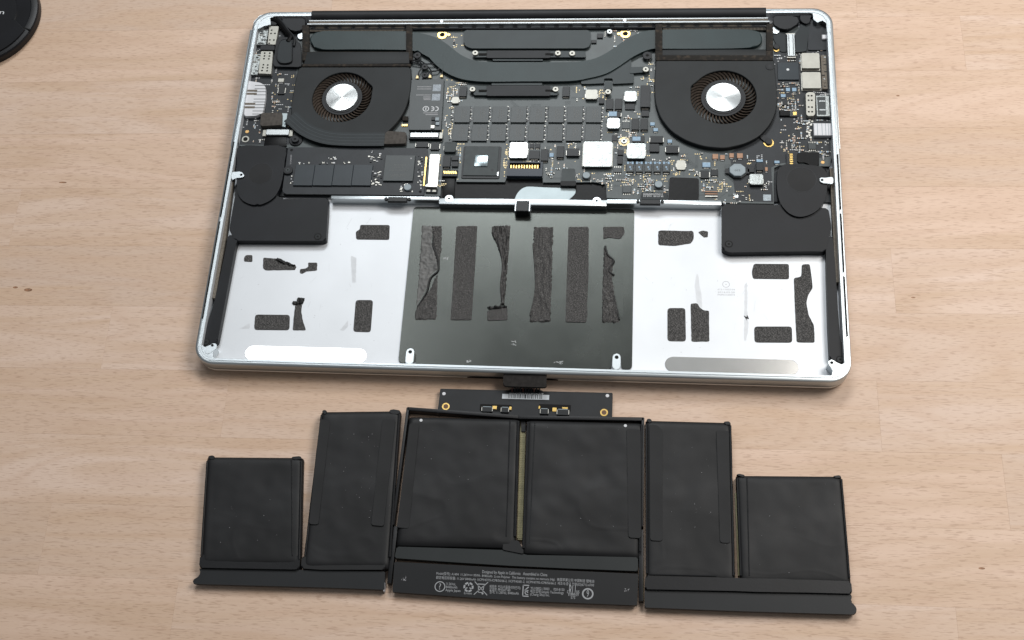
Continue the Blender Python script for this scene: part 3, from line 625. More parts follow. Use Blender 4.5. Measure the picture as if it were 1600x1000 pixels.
for c, x0, y0, x1, y1 in (('A', 212, 222, 288, 345), ('A', 172, 418, 226, 580), ('D', 818, 425, 862, 690)):
    r = rb(c, x0, y0, x1, y1, BD+2.4); keep(r); random.seed(int(x0)); a = Acc([STEEL, CHIPB, SILVER, MESH]); a.box(r, BD, BD+2.0, 3 if c == 'D' else 0, bev=.2)
    for k in range(9): a.box((r[0]+random.uniform(-.3, .3)*r[2], r[1]+(k/8-.5)*r[3]*.85, r[2]*random.uniform(.2, .6), .6), BD+1.9, BD+2.1+.2*random.random(), random.choice((1, 1, 2, 3)))
    a.build('side_port', board)
# white power socket
q = pp('U', [(105, 240), (250, 262), (300, 300), (298, 420), (270, 580), (200, 605), (75, 610)], BD+2.6)
pw = Acc([WHITEP, MESH, CHIPG]); pw.pr(fillet(q, 1.5), BD-2, BD+2.6, 0, .3)
for y in (290, 325, 355, 388, 432, 462, 490, 522, 556, 588):
    x = 250 - (y-290)*.09
    p = pt('U', x, y, BD+2.6); pw.box((p[0], p[1], 7.5, .42), BD+2.4, BD+2.63, 2)
for y in (345, 377, 482, 518): p = pt('U', 160-(y-345)*.15, y, BD+2.6); pw.box((p[0], p[1], 6.5, 1.5), BD+2.4, BD+2.66, 1)
pw.build('power_socket', board, True); keep((-157, 0, 1, 1))
c0 = pt('U', 190, 430, BD+2); keep((c0[0], c0[1], 13, 22))
r = rb('V', 478, 680, 668, 808, BD+2.6); keep(r); a = Acc([WHITEP, GREYC]); a.box(r, BD, BD+2.4, 0, bev=.25)
for t in (-.3, -.05, .15, .3): a.box((r[0]+t*r[2], r[1], .3, r[3]*.95), BD+2.3, BD+2.42, 1)
a.build('card_slot', board)
# display cable plug
r = rb('D', 548, 258, 614, 436, BD+2.6); keep(r); a = Acc([SILVER, CHIPG, TIN]); a.box(r, BD, BD+2.2, 0, bev=.4)
for t in (-.25, 0, .25): a.box((r[0]+t*r[2], r[1], .35, r[3]*.9), BD+2.1, BD+2.35, 1 if t else 0)
for s in (-1, 1): a.box((r[0], r[1]+s*r[3]*.5, r[2]*1.05, 1.2), BD, BD+1.6, 2)
a.build('display_plug', board)
q = pp('D', [(425, 250), (545, 255), (545, 405), (500, 405), (440, 300)], BD+.6); prism('display_cable', fillet(q, 1), BD, BD+.6, FLEX, board)
q = pp('D', [(612, 262), (640, 230), (700, 100), (730, 95), (720, 250), (700, 400), (615, 410)], BD+1.2); prism('display_cable', fillet(q, 1.5), BD, BD+1.2, FLEX, board)
prism('board_wing', fillet(pp('D', [(725, 100), (780, 180), (850, 160), (862, 260), (858, 390), (712, 390), (715, 260)], BD+.8), 1), BD, BD+.8, PCBB, board)
chip('controller_chip', 'D', 476, 488, 640, 622, .9, FLASH); p = pt('D', 555, 543, BD+.9); a = Acc([PRINT]); a.pr(circ(*p, .85, 14), BD+.8, BD+.93); a.build('chip_dot', board)
p = pt('D', 467, 358, BD+2); a = Acc([BLACK, GOLD]); a.pr(circ(*p, 1.9, 16), BD, BD+1.6, 0, .3); a.pr(circ(p[0], p[1]-1.6, 1.6, 14), BD, BD+.6, 1); a.build('board_screw', board, True)
r = rb('H', 690, 65, 770, 106, BD+1.2); keep(r); box('fan_cable', (r[0], r[1], r[2], r[3]), BD, BD+1.2, TAPE, board, .4)
r = rb('H', 770, 65, 830, 108, BD+1.0); keep(r); a = Acc([CHIPG, GOLD]); a.box(r, BD, BD+1.0, 0); a.box((r[0]+.7, r[1], 2.0, r[3]*.6), BD+.9, BD+1.06, 1); a.build('fan_plug', board)
r = rb('H', 745, 395, 825, 486, BD+1.4); keep(r); a = Acc([CHIPB, GOLD]); a.box(r, BD, BD+1.2, 0)
for k in range(6): a.box((r[0]-.2, r[1]+(k/5-.5)*r[3]*.8, r[2]*.3, .7), BD+1.1, BD+1.35, 1)
a.build('speaker_plug', board)
q = pp('H', [(828, 395), (900, 385), (1000, 395), (1000, 490), (940, 500), (900, 468), (830, 470)], BD+1.0); prism('speaker_cable', fillet(q, 1), BD, BD+1.0, TAPE, board, .3)
p = pt('H', 1028, 468, BD); a = Acc([COPPER]); a.pr(circ(*p, 1.0, 14), BD-.1, BD+.06); a.build('test_pad', board)
for c, x, y, r_ in (('H', 352, 733, 1.35), ('U', 108, 773, 1.2)): p = pt(c, x, y, BD); a = Acc([SILVER if c == 'H' else COPPER]); a.pr(circ(*p, r_, 14), BD-.1, BD+.25, 0, .1); a.build('test_pad', board)
a = Acc([NICKEL, PIT]); p = pt('U', 90, 848, BD+.4); a.pr(circ(*p, 2.3, 18), BD-.1, BD+.35); a.pr(circ(*p, 1.4, 16), BD, BD+.6, 1, .1); a.build('board_screw', board)
box('code_sticker', rb('H', 563, 720, 623, 768, BD+.06), BD, BD+.06, mat('pale_sticker', (.36, .42, .46), .6, var=.4, vs=1400), board, 0)
# small black plug below the solid-state drive and its cable
r = rb('F', 455, 522, 575, 575, BD+1.5); keep(r); a = Acc([CHIPB, GOLD]); a.box(r, BD-1, BD+1.2, 0, bev=.2)
for k in range(6): a.box((r[0]+(k/5-.5)*r[2]*.72, r[1]+.3, .9, r[3]*.4), BD+1.1, BD+1.3, 1, .4)
a.build('keyboard_plug', board)
prism('keyboard_cable', pp('F', [(458, 578), (555, 578), (548, 742), (455, 742)], BD), 5.7, BD, TAPE, board, .3)
# black tape, barcode sticker strip, flat plug
q = pp('G', [(932, 582), (1160, 590), (1160, 720), (1155, 770), (918, 770), (925, 705)], BD+1.6); prism('black_tape', fillet(q, 1.2), BD, BD+1.3, TAPE, board, .4)
r = rb('G', 712, 700, 915, 758, BD+1.9); box('sticker_strip', r, BD, BD+1.5, FLEX, board, .2); keep(r); keep(rb('G', 920, 580, 1165, 775, BD))
text('sticker_text', '00406ABG07704513', pt('G', 724, 717, BD+1.5), pt('G', 878, 719, BD+1.5), BD+1.53, PRINT, board, 1.7)
text('sticker_text', '0.0 4794  180 H7 8S', pt('G', 724, 732, BD+1.5), pt('G', 882, 735, BD+1.5), BD+1.53, PRINT, board, 1.4)
r = rb('G', 1208, 692, 1306, 735, BD+.8); keep(r); a = Acc([CHIPB, TIN, TANC])
for k, m in enumerate((2, 0, 2, 0, 1)): a.box((r[0], r[1]+(k/4-.5)*-r[3]*.85, r[2], r[3]*.17), BD, BD+.7, m)
a.build('flat_plug', board)
# grey foam pads over the cable plugs
for c, pts in (('A', [(240, 882), (405, 880), (402, 975), (232, 985)]), ('E', [(1295, 235), (1320, 222), (1475, 232), (1470, 320), (1288, 325)])):
    prism('foam_pad', fillet(pp(c, pts, BD+3.0), 1.2), BD, BD+3.0, GFOAM, board, .5)
    q = pp(c, pts, BD+3); keep((sum(p[0] for p in q)/len(q), sum(p[1] for p in q)/len(q), 15, 10))
q = pp('A', [(405, 885), (445, 885), (430, 992), (400, 985)], BD+1.5); prism('flex_end', q, BD, BD+1.5, FOIL, board)
a = Acc([SILVER, NICKEL]); r = rb('E', 375, 205, 560, 252, BD+2.2); a.box(r, BD, BD+1.8, 0, bev=.4)
for s in (-1, 1): a.box((r[0]+s*r[2]*.56, r[1]-.4, r[2]*.16, r[3]*1.05), BD, BD+1.4, 1, bev=.2)
a.build('audio_plug', board); keep(r, 2)
q = pp('E', [(375, 262), (535, 265), (540, 345), (360, 335)], BD+.5); prism('audio_cable', q, BD-1, BD+.5, TAPE, board, .2)
# microphone-like black module and hinge cables
q = fillet(pp('A', [(358, 300), (420, 280), (480, 300), (545, 330), (555, 420), (555, 520), (330, 515), (345, 420)], BD+2.6), 2)
prism('speaker_gasket', q, BD, BD+2.2, BLACK, board, .4)
q = fillet(pp('A', [(400, 305), (480, 305), (478, 480), (440, 492), (385, 490), (362, 450), (372, 350)], BD+3.2), 3); prism('rubber_cover', q, BD+2, BD+3.2, FLEX, board, .5)
v, f = tube_geo([(*p, BD+3) for p in q] + [(*q[0], BD+3)], .5, 6); add('cover_rim', v, f, BLACK, board, True)
q = fillet(pp('A', [(240, 352), (345, 355), (345, 390), (230, 388)], BD+2.8), .5); prism('rubber_bridge', q, BD, BD+2.8, BLACK, board, .3)
for c, pts in (('A', [(420, 130), (580, 140), (585, 190), (560, 235), (485, 245), (450, 215), (400, 175)]), ('D', [(440, 125), (610, 122), (645, 150), (640, 180), (555, 232), (470, 215), (445, 185)])):
    prism('hinge_mount', fillet(pp(c, pts, 10.2), 1.5), 6, 10.2, BLACK, lap, .6)
for c, x0, y0, x1, y1 in (('A', 400, 122, 485, 148), ('D', 560, 90, 652, 118)):
    r = rb(c, x0, y0, x1, y1, 9.5); a = Acc([SILVER, NICKEL]); a.box(r, 6, 9.5, 0, bev=.5); a.box((r[0]+(1 if c == 'A' else -1)*r[2]*.75, r[1], 1.6, r[3]), 6, 9.3, 1); a.build('hinge_pin', lap)
for c, x, y in (('A', 553, 280), ('D', 455, 235)):
    p = pt(c, x, y, 8.5); a = Acc([ALU]); a.pr(circ(*p, 2.7, 16), 6, 8.5, 0, .3); a.build('hinge_screw', lap, True)
def cable(pts, z, r, m=BLACK, name='cable', par=None, zz=None):
    p = spline([at(*q, z) for q in pts], 5, closed=False); v, f = tube_geo([(x, y, z) for x, y in p], r, 8); return add(name, v, f, m, par or lap, True)
cable([cr('A', 320, 150), cr('A', 365, 165), cr('A', 400, 200), cr('A', 440, 250), cr('A', 470, 290), cr('A', 450, 330)], 9.6, 1.7, TAPE)
cable([cr('A', 360, 130), cr('A', 410, 180), cr('A', 455, 245), cr('A', 500, 300), cr('A', 495, 360)], 9.9, .9, BLACK)
a = Acc([BLACK]); a.pr(fillet(pp('A', [(298, 140), (330, 118), (385, 125), (370, 185), (335, 200), (300, 170)], 10), 1.2), 7, 10, 0, .4); a.build('cable_gland', lap, True)
a = Acc([BLACK]); a.pr(fillet(pp('D', [(655, 95), (745, 92), (755, 120), (725, 130), (735, 165), (700, 190), (650, 160)], 10), 1.2), 7, 10, 0, .4); a.build('cable_gland', lap, True)
r = rb('D', 822, 268, 872, 302, 9.5); box('white_stop', r, BD, 9.5, WHITEP, lap, .4)
for pts in ([(645, 88), (652, 92), (662, 98), (670, 106), (674, 112), (673, 118)], [(640, 94), (655, 96), (660, 104), (655, 112), (653, 119)], [(642, 97), (660, 100), (690, 100), (692, 108), (690, 118)], [(688, 100), (684, 110), (672, 112), (668, 118)]):
    cable(pts, 9.2, .42, BLACK, 'antenna_cable')
for px, py in ((652, 120), (672, 119), (690, 118)):
    p = at(px, py, 9.4); a = Acc([GOLDP]); a.pr([(p[0]-1.1, p[1]-1.3), (p[0]+1.1, p[1]-1.3), (p[0]+.5, p[1]+1.3), (p[0]-.5, p[1]+1.3)], 8.4, 9.5, 0, .2); a.build('antenna_plug', lap)
# small soldered parts and bare pads
small = Acc([CHIPB, TIN, GOLDP, PRINT, TANC, BLUEC, PRINTG]); random.seed(21)
def free(x, y, m=.5): return not any(k[0]-m < x < k[1]+m and k[2]-m < y < k[3]+m for k in KEEP)
def scatter(px0, py0, px1, py1, n, kinds='cpg', dens=1.0):
    tries = 0; done = 0
    while done < n and tries < n*12:
        tries += 1
        x, y = at(random.uniform(px0, px1), random.uniform(py0, py1), BD)
        if not free(x, y): continue
        k = random.choice(kinds); done += 1; rows_ = random.choice((1, 1, 2, 3, 4)); hor = random.random() < .5
        for i in range(rows_):
            X, Y = x + (i*1.15 if hor else 0), y - (0 if hor else i*1.15)
            if not free(X, Y, .3): break
            if k == 'g': r_ = random.uniform(.26, .45); small.pr(circ(X, Y, r_, 7), BD, BD+.06, 2)
            elif k == 'w': small.box((X, Y, .8, .45), BD, BD+.05, 3)
            else:
                l, wd = (1.1, .6) if random.random() < .7 else (1.6, .85); h = .5
                if not hor: l, wd = wd, l
                m = random.choice((0, 0, 4, 5, 6)) if k == 'c' else 0
                small.box((X, Y, l*(.5 if l > wd else 1), wd*(1 if l > wd else .5)), BD, BD+h, m)
                for s in (-1, 1):
                    small.box((X + (s*l*.38 if l > wd else 0), Y + (0 if l > wd else s*wd*.38), l*(.26 if l > wd else 1), wd*(1 if l > wd else .26)), BD, BD+h*.96, 1)
for a in ((696, 124, 722, 162, 26, 'ggc'), (696, 166, 708, 220, 16, 'gc'), (780, 225, 795, 282, 20, 'gg'), (780, 222, 900, 280, 34, 'ccg'), (900, 262, 960, 285, 16, 'ccg'), (945, 160, 1015, 300, 70, 'ccgg'),
          (985, 120, 1020, 150, 14, 'cg'), (900, 130, 950, 160, 16, 'gcg'), (1000, 250, 1070, 300, 30, 'ggc'), (1010, 240, 1180, 318, 60, 'cgcg'), (1180, 240, 1206, 310, 10, 'cw'), (1065, 268, 1140, 300, 26, 'ggc'),
          (1215, 100, 1250, 180, 36, 'ccg'), (1218, 180, 1296, 250, 75, 'cccgw'), (1245, 60, 1292, 85, 16, 'cw'), (1210, 85, 1250, 105, 10, 'cw'), (1270, 85, 1292, 180, 10, 'cw'),
          (395, 100, 460, 210, 52, 'ccgw'), (378, 180, 420, 224, 10, 'cw'), (398, 48, 440, 100, 20, 'cw'), (700, 47, 722, 82, 10, 'cg'), (925, 48, 1000, 75, 14, 'c'), (672, 195, 694, 300, 16, 'cg'), (715, 225, 725, 282, 10, 'gc'), (1010, 90, 1024, 130, 8, 'cg')):
    scatter(*a)
for i in range(9):                              # columns of tiny capacitors between the memory chips
    for k in range(11):
        for row in range(2):
            x = (706.6 + 29.32*i) if row == 0 else (703.4 + 29.52*i); y = (167 + 2.3*k) if row == 0 else (195 + 2.35*k)
            p = at(x, y, BD); small.box((p[0] + (.3 if k % 2 else -.3), p[1], .9, .5), BD, BD+.35, 1 if (k+i) % 3 == 0 else (6 if k % 2 else 0))
for k in range(16):                             # ring of pads at the right edge
    p = pt('H', 925 + 20*math.sin(k*1.7), 140 + k*9, BD)
    if free(*p): small.pr(circ(*p, .7, 8), BD, BD+.3, 1)
small.build('soldered_parts', board, kind='stuff'); MARK.build('chip_markings', board, kind='stuff')
tr = Acc([mat('board_traces', (.046, .056, .060), .45)]); random.seed(5)
for k in range(170):                            # copper traces under the solder mask
    px, py = random.choice(((random.uniform(700, 1015), random.uniform(125, 285)), (random.uniform(950, 1205), random.uniform(236, 310)), (random.uniform(1212, 1290), random.uniform(180, 250))))
    x, y = at(px, py, BD); n = random.randint(2, 5); l = random.uniform(3, 11); rot = random.choice((0, 0, math.pi/2, math.pi/4, -math.pi/4))
    for i in range(n): tr.box((x - i*.55*math.sin(rot), y + i*.55*math.cos(rot), l, .18), BD, BD+.012, 0, rot)
tr.build('board_traces', board, kind='stuff')

# ------------------------------------------------------------------ gold stand-offs, screws
for c, x, y, tabx in (('B', 255, 270, 1), ('C', 285, 262, -1)):
    p = pt(c, x, y, BD+.5); a = Acc([GOLD, PIT]); a.pr(fillet([(p[0]-3, p[1]+2), (p[0]+3, p[1]+2), (p[0]+3, p[1]-1.5), (p[0]+1.4, p[1]-3.2), (p[0]-1.4, p[1]-3.2), (p[0]-3, p[1]-1.5)], 1.0), BD-.2, BD+.4, 0, .1)
    a.pr(circ(p[0]+tabx*4, p[1], 1.1, 12), BD-.2, BD+.4, 0, .1); a.pr(circ(*p, 1.65, 16), BD, BD+.42, 1); a.build('gold_standoff', board)
p = pt('G', 575, 303, BD+.5); a = Acc([GOLDP, STEEL, PIT]); a.pr(circ(*p, 3.2, 24), BD-.1, BD+.25); a.pr(circ(*p, 1.8, 18), BD, BD+.8, 1, .2); a.pr(circ(*p, .8, 6), BD, BD+.83, 2); a.build('gold_standoff', board)
def screw(c, x, y, z, r=1.9, m=NICKEL):
    p = pt(c, x, y, z); a = Acc([m, PIT, STEEL]); a.pr(circ(*p, r, 20), z-.7, z, 0, .25); a.pr(circ(*p, r*.36, 6), z-.3, z+.012, 1); a.pr(circ(p[0], p[1], r*.75, 16), BD, z-.6, 2)
    a.build('spring_screw', lap, True)
for s in (('B', 512, 411), ('B', 1158, 413), ('B', 1270, 415), ('B', 490, 695), ('B', 1140, 695), ('C', 445, 540), ('C', 150, 715)): screw(*s, BD+2.9)
screw('B', 1562, 245, BD+2.2, 1.8, STEEL)
for c, x, y, r_ in (('B', 60, 430, 2.3), ('B', 118, 520, 2.1), ('B', 118, 585, 2.0), ('C', 457, 432, 2.9), ('E', 605, 285, 2.3)): screw(c, x, y, BD+2.4, r_, BLACK)
# ------------------------------------------------------------------ heat pipe and brackets
up = [(484, 62), (490, 52), (505, 48.5), (560, 48.5), (640, 49), (656, 51.5), (680, 58), (700, 70), (720, 85.5), (740, 94), (762, 97), (820, 97), (890, 97), (910, 95.5), (930, 91), (946, 83.5), (962, 73), (980, 60.5), (1000, 51), (1024, 46.8), (1100, 45.5), (1170, 46), (1186, 50), (1191, 61)]
dn = [(1184, 71), (1160, 75), (1100, 76), (1040, 76), (1024, 75.5), (1009, 79), (990, 88), (975, 98), (960, 108), (944, 116), (920, 122), (890, 126.5), (820, 127), (760, 127.5), (730, 125), (711, 120), (695, 112), (680, 100), (666, 85.5), (652, 80), (640, 78), (560, 77), (505, 77), (491, 73)]
PZ = 9.6
hp = prism('heat_pipe', spline([at(x, y, PZ) for x, y in up + dn], 3), PZ-2.0, PZ, PIPE, lap, .7, 3)
prism('heat_plate', fillet(pp('P', [(724, 47), (923, 47), (923, 70), (917, 75.5), (732, 75.5), (724, 68)], 9.0), 2), BD, 9.0, PIPE2, lap, .4)
prism('heat_bracket', fillet(pp('C', [(0, 560), (330, 440), (332, 570), (352, 580), (350, 648), (187, 655), (187, 612), (118, 612), (118, 650), (0, 655), (-60, 655), (-60, 600)], 8.6), .6), BD+.3, 8.6, PIPE2, lap, .2)
prism('heat_bracket', fillet(pp('C', [(322, 525), (470, 520), (475, 560), (322, 575)], 8.8), .6), BD+.3, 8.9, PIPE2, lap, .2)
prism('heat_bracket', fillet(pp('C', [(122, 640), (182, 640), (180, 700), (124, 700)], 8.6), .4), BD+.3, 8.8, PIPE2, lap, .2)
for y0, y1, xa, xb in ((395, 452, 480, 1385), (668, 748, 480, 1165)):
    a = Acc([BLACK, PIPE2, PIT]); ym_ = (y0+y1)/2
    a.pr(fillet(pp('B', [(600, y0), (1100, y0), (1100, y1), (600, y1)], BD+2.2), .8), BD+.3, BD+2.2, 0, .3)
    a.pr(fillet(pp('B', [(xa+20, y0+5), (610, y0+5), (610, y1-5), (xa+20, y1-5)], BD+1.9), .8), BD+.3, BD+1.9, 1, .2)
    a.pr(fillet(pp('B', [(1090, y0+5), (xb-10, y0+5), (xb-10, y1-5), (1090, y1-5)], BD+1.9), .8), BD+.3, BD+1.9, 1, .2)
    for x0, x1 in ((540, 605), (1060, 1125)): a.pr(pp('B', [(x0, ym_-8), (x1, ym_-8), (x1, ym_+8), (x0, ym_+8)], BD+2.2), BD+1.5, BD+2.22, 2)
    a.pr(fillet(pp('B', [(650, y1+4), (1040, y1+4), (1040, y1+22), (650, y1+22)] if y0 < 500 else [(640, y0-22), (1035, y0-22), (1035, y0-3), (640, y0-3)], BD+1.4), .3), BD, BD+1.4, 1, .2)
    a.build('spring_arm', lap)
# ------------------------------------------------------------------ fans
FZ = 10.3
def fan(center, hubr, R, outline, bump_a, label):
    cx, cy = center; N_ = 120
    ol = [Vector(p) for p in outline]
    def ray(a):
        d = Vector((math.cos(a), math.sin(a))); best = None
        for i in range(len(ol)):
            p, q = ol[i-1] - Vector((cx, cy)), ol[i] - Vector((cx, cy)); e = q - p; den = d.x*e.y - d.y*e.x
            if abs(den) < 1e-9: continue
            t = (p.x*e.y - p.y*e.x)/den; u = (p.x*d.y - p.y*d.x)/den
            if t > 0 and -1e-6 <= u <= 1+1e-6: best = max(best or 0, t)
        return (cx + d.x*best, cy + d.y*best)
    ang = [2*math.pi*k/N_ for k in range(N_)]
    out = [ray(a) for a in ang]
    def hole(a):
        d = (a - bump_a + math.pi) % (2*math.pi) - math.pi
        return R*(1 + .07*math.exp(-(d/.16)**2))
    inn = [(cx + hole(a)*math.cos(a), cy + hole(a)*math.sin(a)) for a in ang]
    def sh(pts, k): return [(cx + (x-cx)*k, cy + (y-cy)*k) for x, y in pts]
    L_ = [(out, BD-.5), (out, FZ-.5), (sh(out, .993), FZ-.1), (sh(out, .985), FZ), (sh(inn, 1.015), FZ), (inn, FZ-.2), (inn, FZ-1.2)]
    v, f = loft(L_, cap0=False, cap1=False)
    fo = add('fan', v, f, FANM, lap, True, angle=4)
    fo['label'] = label
    prism('fan_floor', circ(cx, cy, R*1.2, 40), BD-.4, BD-.2, PIT, fo)
    prism('motor_dome', circ(cx, cy, R*.68, 48), BD-.2, FZ-1.0, BLACK, fo, 1.6, 3)
    v, f = ring_geo(circ(cx, cy, R*.60, 48), circ(cx, cy, R*.53, 48), FZ-1.6, FZ-.75); add('motor_ring', v, f, BLACK, fo, True)
    prism('hub_cap', circ(cx, cy, hubr, 64), FZ-1.4, FZ-.2, HUBM, fo, .25, 2)
    nb = 43; me = None
    for k in range(nb):
        a = 2*math.pi*k/nb
        if me is None:
            vs_ = []; fs_ = []
            for i in range(5):
                t = i/4; rr_ = R*(.68 + .36*t); th = .26*t*t + .06*t; wd = .42
                for s in (-1, 1):
                    x, y = rr_*math.cos(th) - s*wd*math.sin(th+.5), rr_*math.sin(th) + s*wd*math.cos(th+.5)
                    vs_ += [(x*S, y*S, -.0026), (x*S, y*S, 0 - (.0006 if s > 0 else 0))]
            for i in range(4):
                b0 = i*4; c0_ = b0+4
                fs_ += [(b0+1, b0+3, c0_+3, c0_+1), (b0, c0_, c0_+2, b0+2), (b0, b0+1, c0_+1, c0_), (b0+2, c0_+2, c0_+3, b0+3)]
            fs_ += [(0, 2, 3, 1), (16, 17, 19, 18)]
            me = bpy.data.meshes.new('blade'); me.from_pydata(vs_, [], fs_); me.materials.append(BLADE); me.update()
        o = bpy.data.objects.new('blade', me); COL.objects.link(o); o.parent = fo
        o.location = (Vector((cx, cy, FZ-1.15)) - ORG[fo])*S; o.rotation_euler.z = a
    return fo
olL = [(466, 104), (642, 102), (643, 125), (640, 150), (634, 170), (622, 190), (606, 206), (590, 218), (560, 226), (520, 226.5), (490, 221), (470, 209), (457, 193), (454, 170), (459, 140)]
cL = at(534, 151.3, FZ); cR = at(1130.5, 151.3, FZ)
fL = fan(cL, 9.75, 18.4, fillet([at(x, y, FZ) for x, y in olL], 4), math.radians(22), 'cooling fan with a flex ribbon round its rim, beside the wireless card')
olR = [(1025, 88), (1209, 88), (1212, 120), (1215, 150), (1213, 172), (1205, 192), (1187, 213), (1163, 225), (1132, 232), (1100, 229), (1072, 220), (1048, 205), (1031, 183), (1023, 158), (1022, 130)]
fR = fan(cR, 10.0, 19.0, fillet([at(x, y, FZ) for x, y in olR], 4), math.radians(158), 'cooling fan with a brass-ringed ear, beside the display plug')
p = pt('C', 1415, 520, FZ); a = Acc([FANM, BLACK]); a.pr(circ(*p, 2.6, 20), FZ-.3, FZ+.25, 0, .2); a.pr(circ(*p, 1.5, 16), FZ, FZ+.3, 1, .1); a.build('fan_stud', fR, True)
a = Acc([BLACK, GOLD]); p = pt('H', 607, 308, BD+1.2); a.pr(circ(*p, 2.9, 20), BD, BD+.3, 1); a.pr(circ(p[0], p[1]+.3, 2.1, 18), BD, BD+1.4, 0, .3); a.pr(fillet(pp('H', [(535, 270), (565, 245), (620, 290), (590, 320)], BD+1.2), .8), BD, BD+1.1, 0, .2); a.build('fan_ear', fR, True)
a = Acc([BLACK]); p = pt('E', 610, 290, BD+1.0); a.pr(circ(*p, 4.2, 24), BD-1, BD+.9, 0, .4); a.build('fan_ear', fL, True)
# foam frames round the fin stacks
def frame(c, x0, y0, x1, y1, X0, Y0, X1, Y1, par):   # U-shaped foam: two posts and a lower bar
    z = 10.9
    for nm, pts in (('foam_post', [(x0, y0), (X0, y0), (X0, Y1), (x0, Y1)]), ('foam_post', [(X1, y0), (x1, y0), (x1, Y1), (X1, Y1)]), ('foam_bar', [(x0, Y1), (x1, Y1), (x1, y1), (x0, y1)])):
        q = pp(c, pts, z); prism(nm, [(x, y + (.0 if nm == 'foam_post' else -.03)) for x, y in q], 7.6, z, FOAM, par, .35, 2)
frame('A', 560, 195, 1420, 470, 612, 232, 1372, 402, fL)
prism('duct_strip', pp('A', [(600, 405), (1395, 405), (1398, 495), (572, 505)], 10.95), 9.0, 10.95, FANM, fL, .3)
r = rb('A', 560, 498, 1405, 518, 11.05); box('foam_lip', r, 9, 11.1, FOAM, fL, .3)
frame('C', 520, 185, 1440, 470, 575, 218, 1388, 395, fR)
prism('duct_strip', pp('C', [(575, 388), (1385, 384), (1385, 432), (575, 432)], 11.0), 9.0, 10.98, FANM, fR, .3)
for c, xa, xb, y, par in (('A', 618, 1368, 232, fL), ('C', 580, 1384, 224, fR)):
    r = rb(c, xa, y-9, xb, y+12, 8.8); a = Acc([MESH, PIT]); a.box(r, 6, 8.2, 1); n = 75
    for k in range(n): a.box((r[0] + ((k+.5)/n-.5)*r[2], r[1], r[2]/n*.4, r[3]), 6, 8.8, 0)
    a.build('fin_stack', par)
# flex ribbon round the left fan
pathL = spline([at(x, y, FZ+.15) for x, y in [(452, 188), (462, 197), (474, 207), (492, 216), (515, 222), (550, 224), (600, 224)]], 6, closed=False)
def ribbon(name, path, wd, z0, z1, m, par):
    v = []; f = []
    for i, p in enumerate(path):
        q0, q1 = Vector(path[max(i-1, 0)]), Vector(path[min(i+1, len(path)-1)]); d = (q1-q0).normalized(); nn = Vector((-d.y, d.x))
        a_, b_ = Vector(p)+nn*wd/2, Vector(p)-nn*wd/2
        v += [(a_.x, a_.y, z0), (a_.x, a_.y, z1), (b_.x, b_.y, z1), (b_.x, b_.y, z0)]
    for i in range(len(path)-1):
        for k in range(4): f.append((i*4+k, i*4+(k+1) % 4, i*4+4+(k+1) % 4, i*4+4+k))
    f += [(0, 1, 2, 3), tuple(range(len(v)-4, len(v)))]
    return add(name, v, f, m, par)
mid = [(p[0], p[1]+3.0) for p in pathL]
rib_ = ribbon('flex_ribbon', mid, 9.5, FZ-.5, FZ+.16, FLEX, lap)
for d in (-3.4, -1.2, 1.0, 3.2):
    q = []
    for i, p in enumerate(mid):
        d_ = (Vector(mid[min(i+1, len(mid)-1)])-Vector(mid[max(i-1, 0)])).normalized(); nn = Vector((-d_.y, d_.x)); s = Vector(p)+nn*d; q.append((s.x, s.y))
    ribbon('flex_trace', q, .35, FZ+.1, FZ+.19, FLEXL, rib_)
# ------------------------------------------------------------------ speakers
SPZ = 10.1
def speaker(body, head, cone, rail, side, label):
    o = prism('speaker', fillet(body, 1.6), FL+.05, SPZ-1.2, SPK, lap, .9, 3); o['label'] = label
    prism('driver_housing', head, FL+.1, SPZ, SPK, o, .9, 3)
    cx, cy, r_ = cone
    v, f = ring_geo(circ(cx, cy, r_+.35, 48), circ(cx, cy, r_, 48), SPZ-.3, SPZ+.06); add('driver_ring', v, f, BLACK, o, True)
    prism('driver_cap', circ(cx, cy, r_-.25, 48), SPZ-.3, SPZ+.05, CELLT, o, .1)
    prism('side_rail', fillet(rail, 1.2), FL+.05, SPZ-1.5, SPK, o, 1.0, 3)
    return o
headL = spline(pp('E', [(160, 345), (350, 338), (530, 345), (525, 450), (505, 600), (470, 700), (410, 765), (310, 802), (210, 775), (160, 710), (148, 600), (152, 460)], SPZ), 5)
bodyL = pp('E', [(150, 640), (480, 735), (500, 755), (815, 752), (865, 742), (862, 850)], SPZ-1.2) + pp('I', [(722, 155), (690, 160), (232, 158), (200, 100)], SPZ-1.2)
railL = pp('P', [(361, 366), (372, 372), (368, 384), (352, 470), (340, 533), (330, 541), (318, 541), (316, 522), (322, 512), (334, 475), (347, 417), (354, 384), (356, 368)], SPZ-1.5)
cc = pt('E', 335, 557, SPZ)
sL = speaker(bodyL, headL, (*cc, 92/5/2.55), railL, -1, 'black speaker beside the solid-state drive')
headR = spline(pp('H', [(690, 495), (800, 480), (930, 490), (1050, 515), (1062, 620), (1058, 700), (1030, 790), (960, 860), (860, 893), (770, 868), (700, 790), (672, 680), (672, 560)], SPZ), 5)
bodyR = pp('K', [(478, 28), (760, 32), (1015, 50), (1030, 150), (1000, 268), (930, 266), (515, 272), (478, 255)], SPZ-1.2)
railR = pp('K', [(1000, 200), (1035, 190), (1048, 330), (1062, 560), (1075, 715), (1096, 740), (1096, 830), (1075, 842), (1040, 820), (1020, 805), (1012, 640), (1004, 380)], SPZ-1.5)
cc = pt('H', 862, 603, SPZ)
sR = speaker(bodyR, headR, (*cc, 104/5/2.6), railR, 1, 'black speaker beside the octagonal choke')
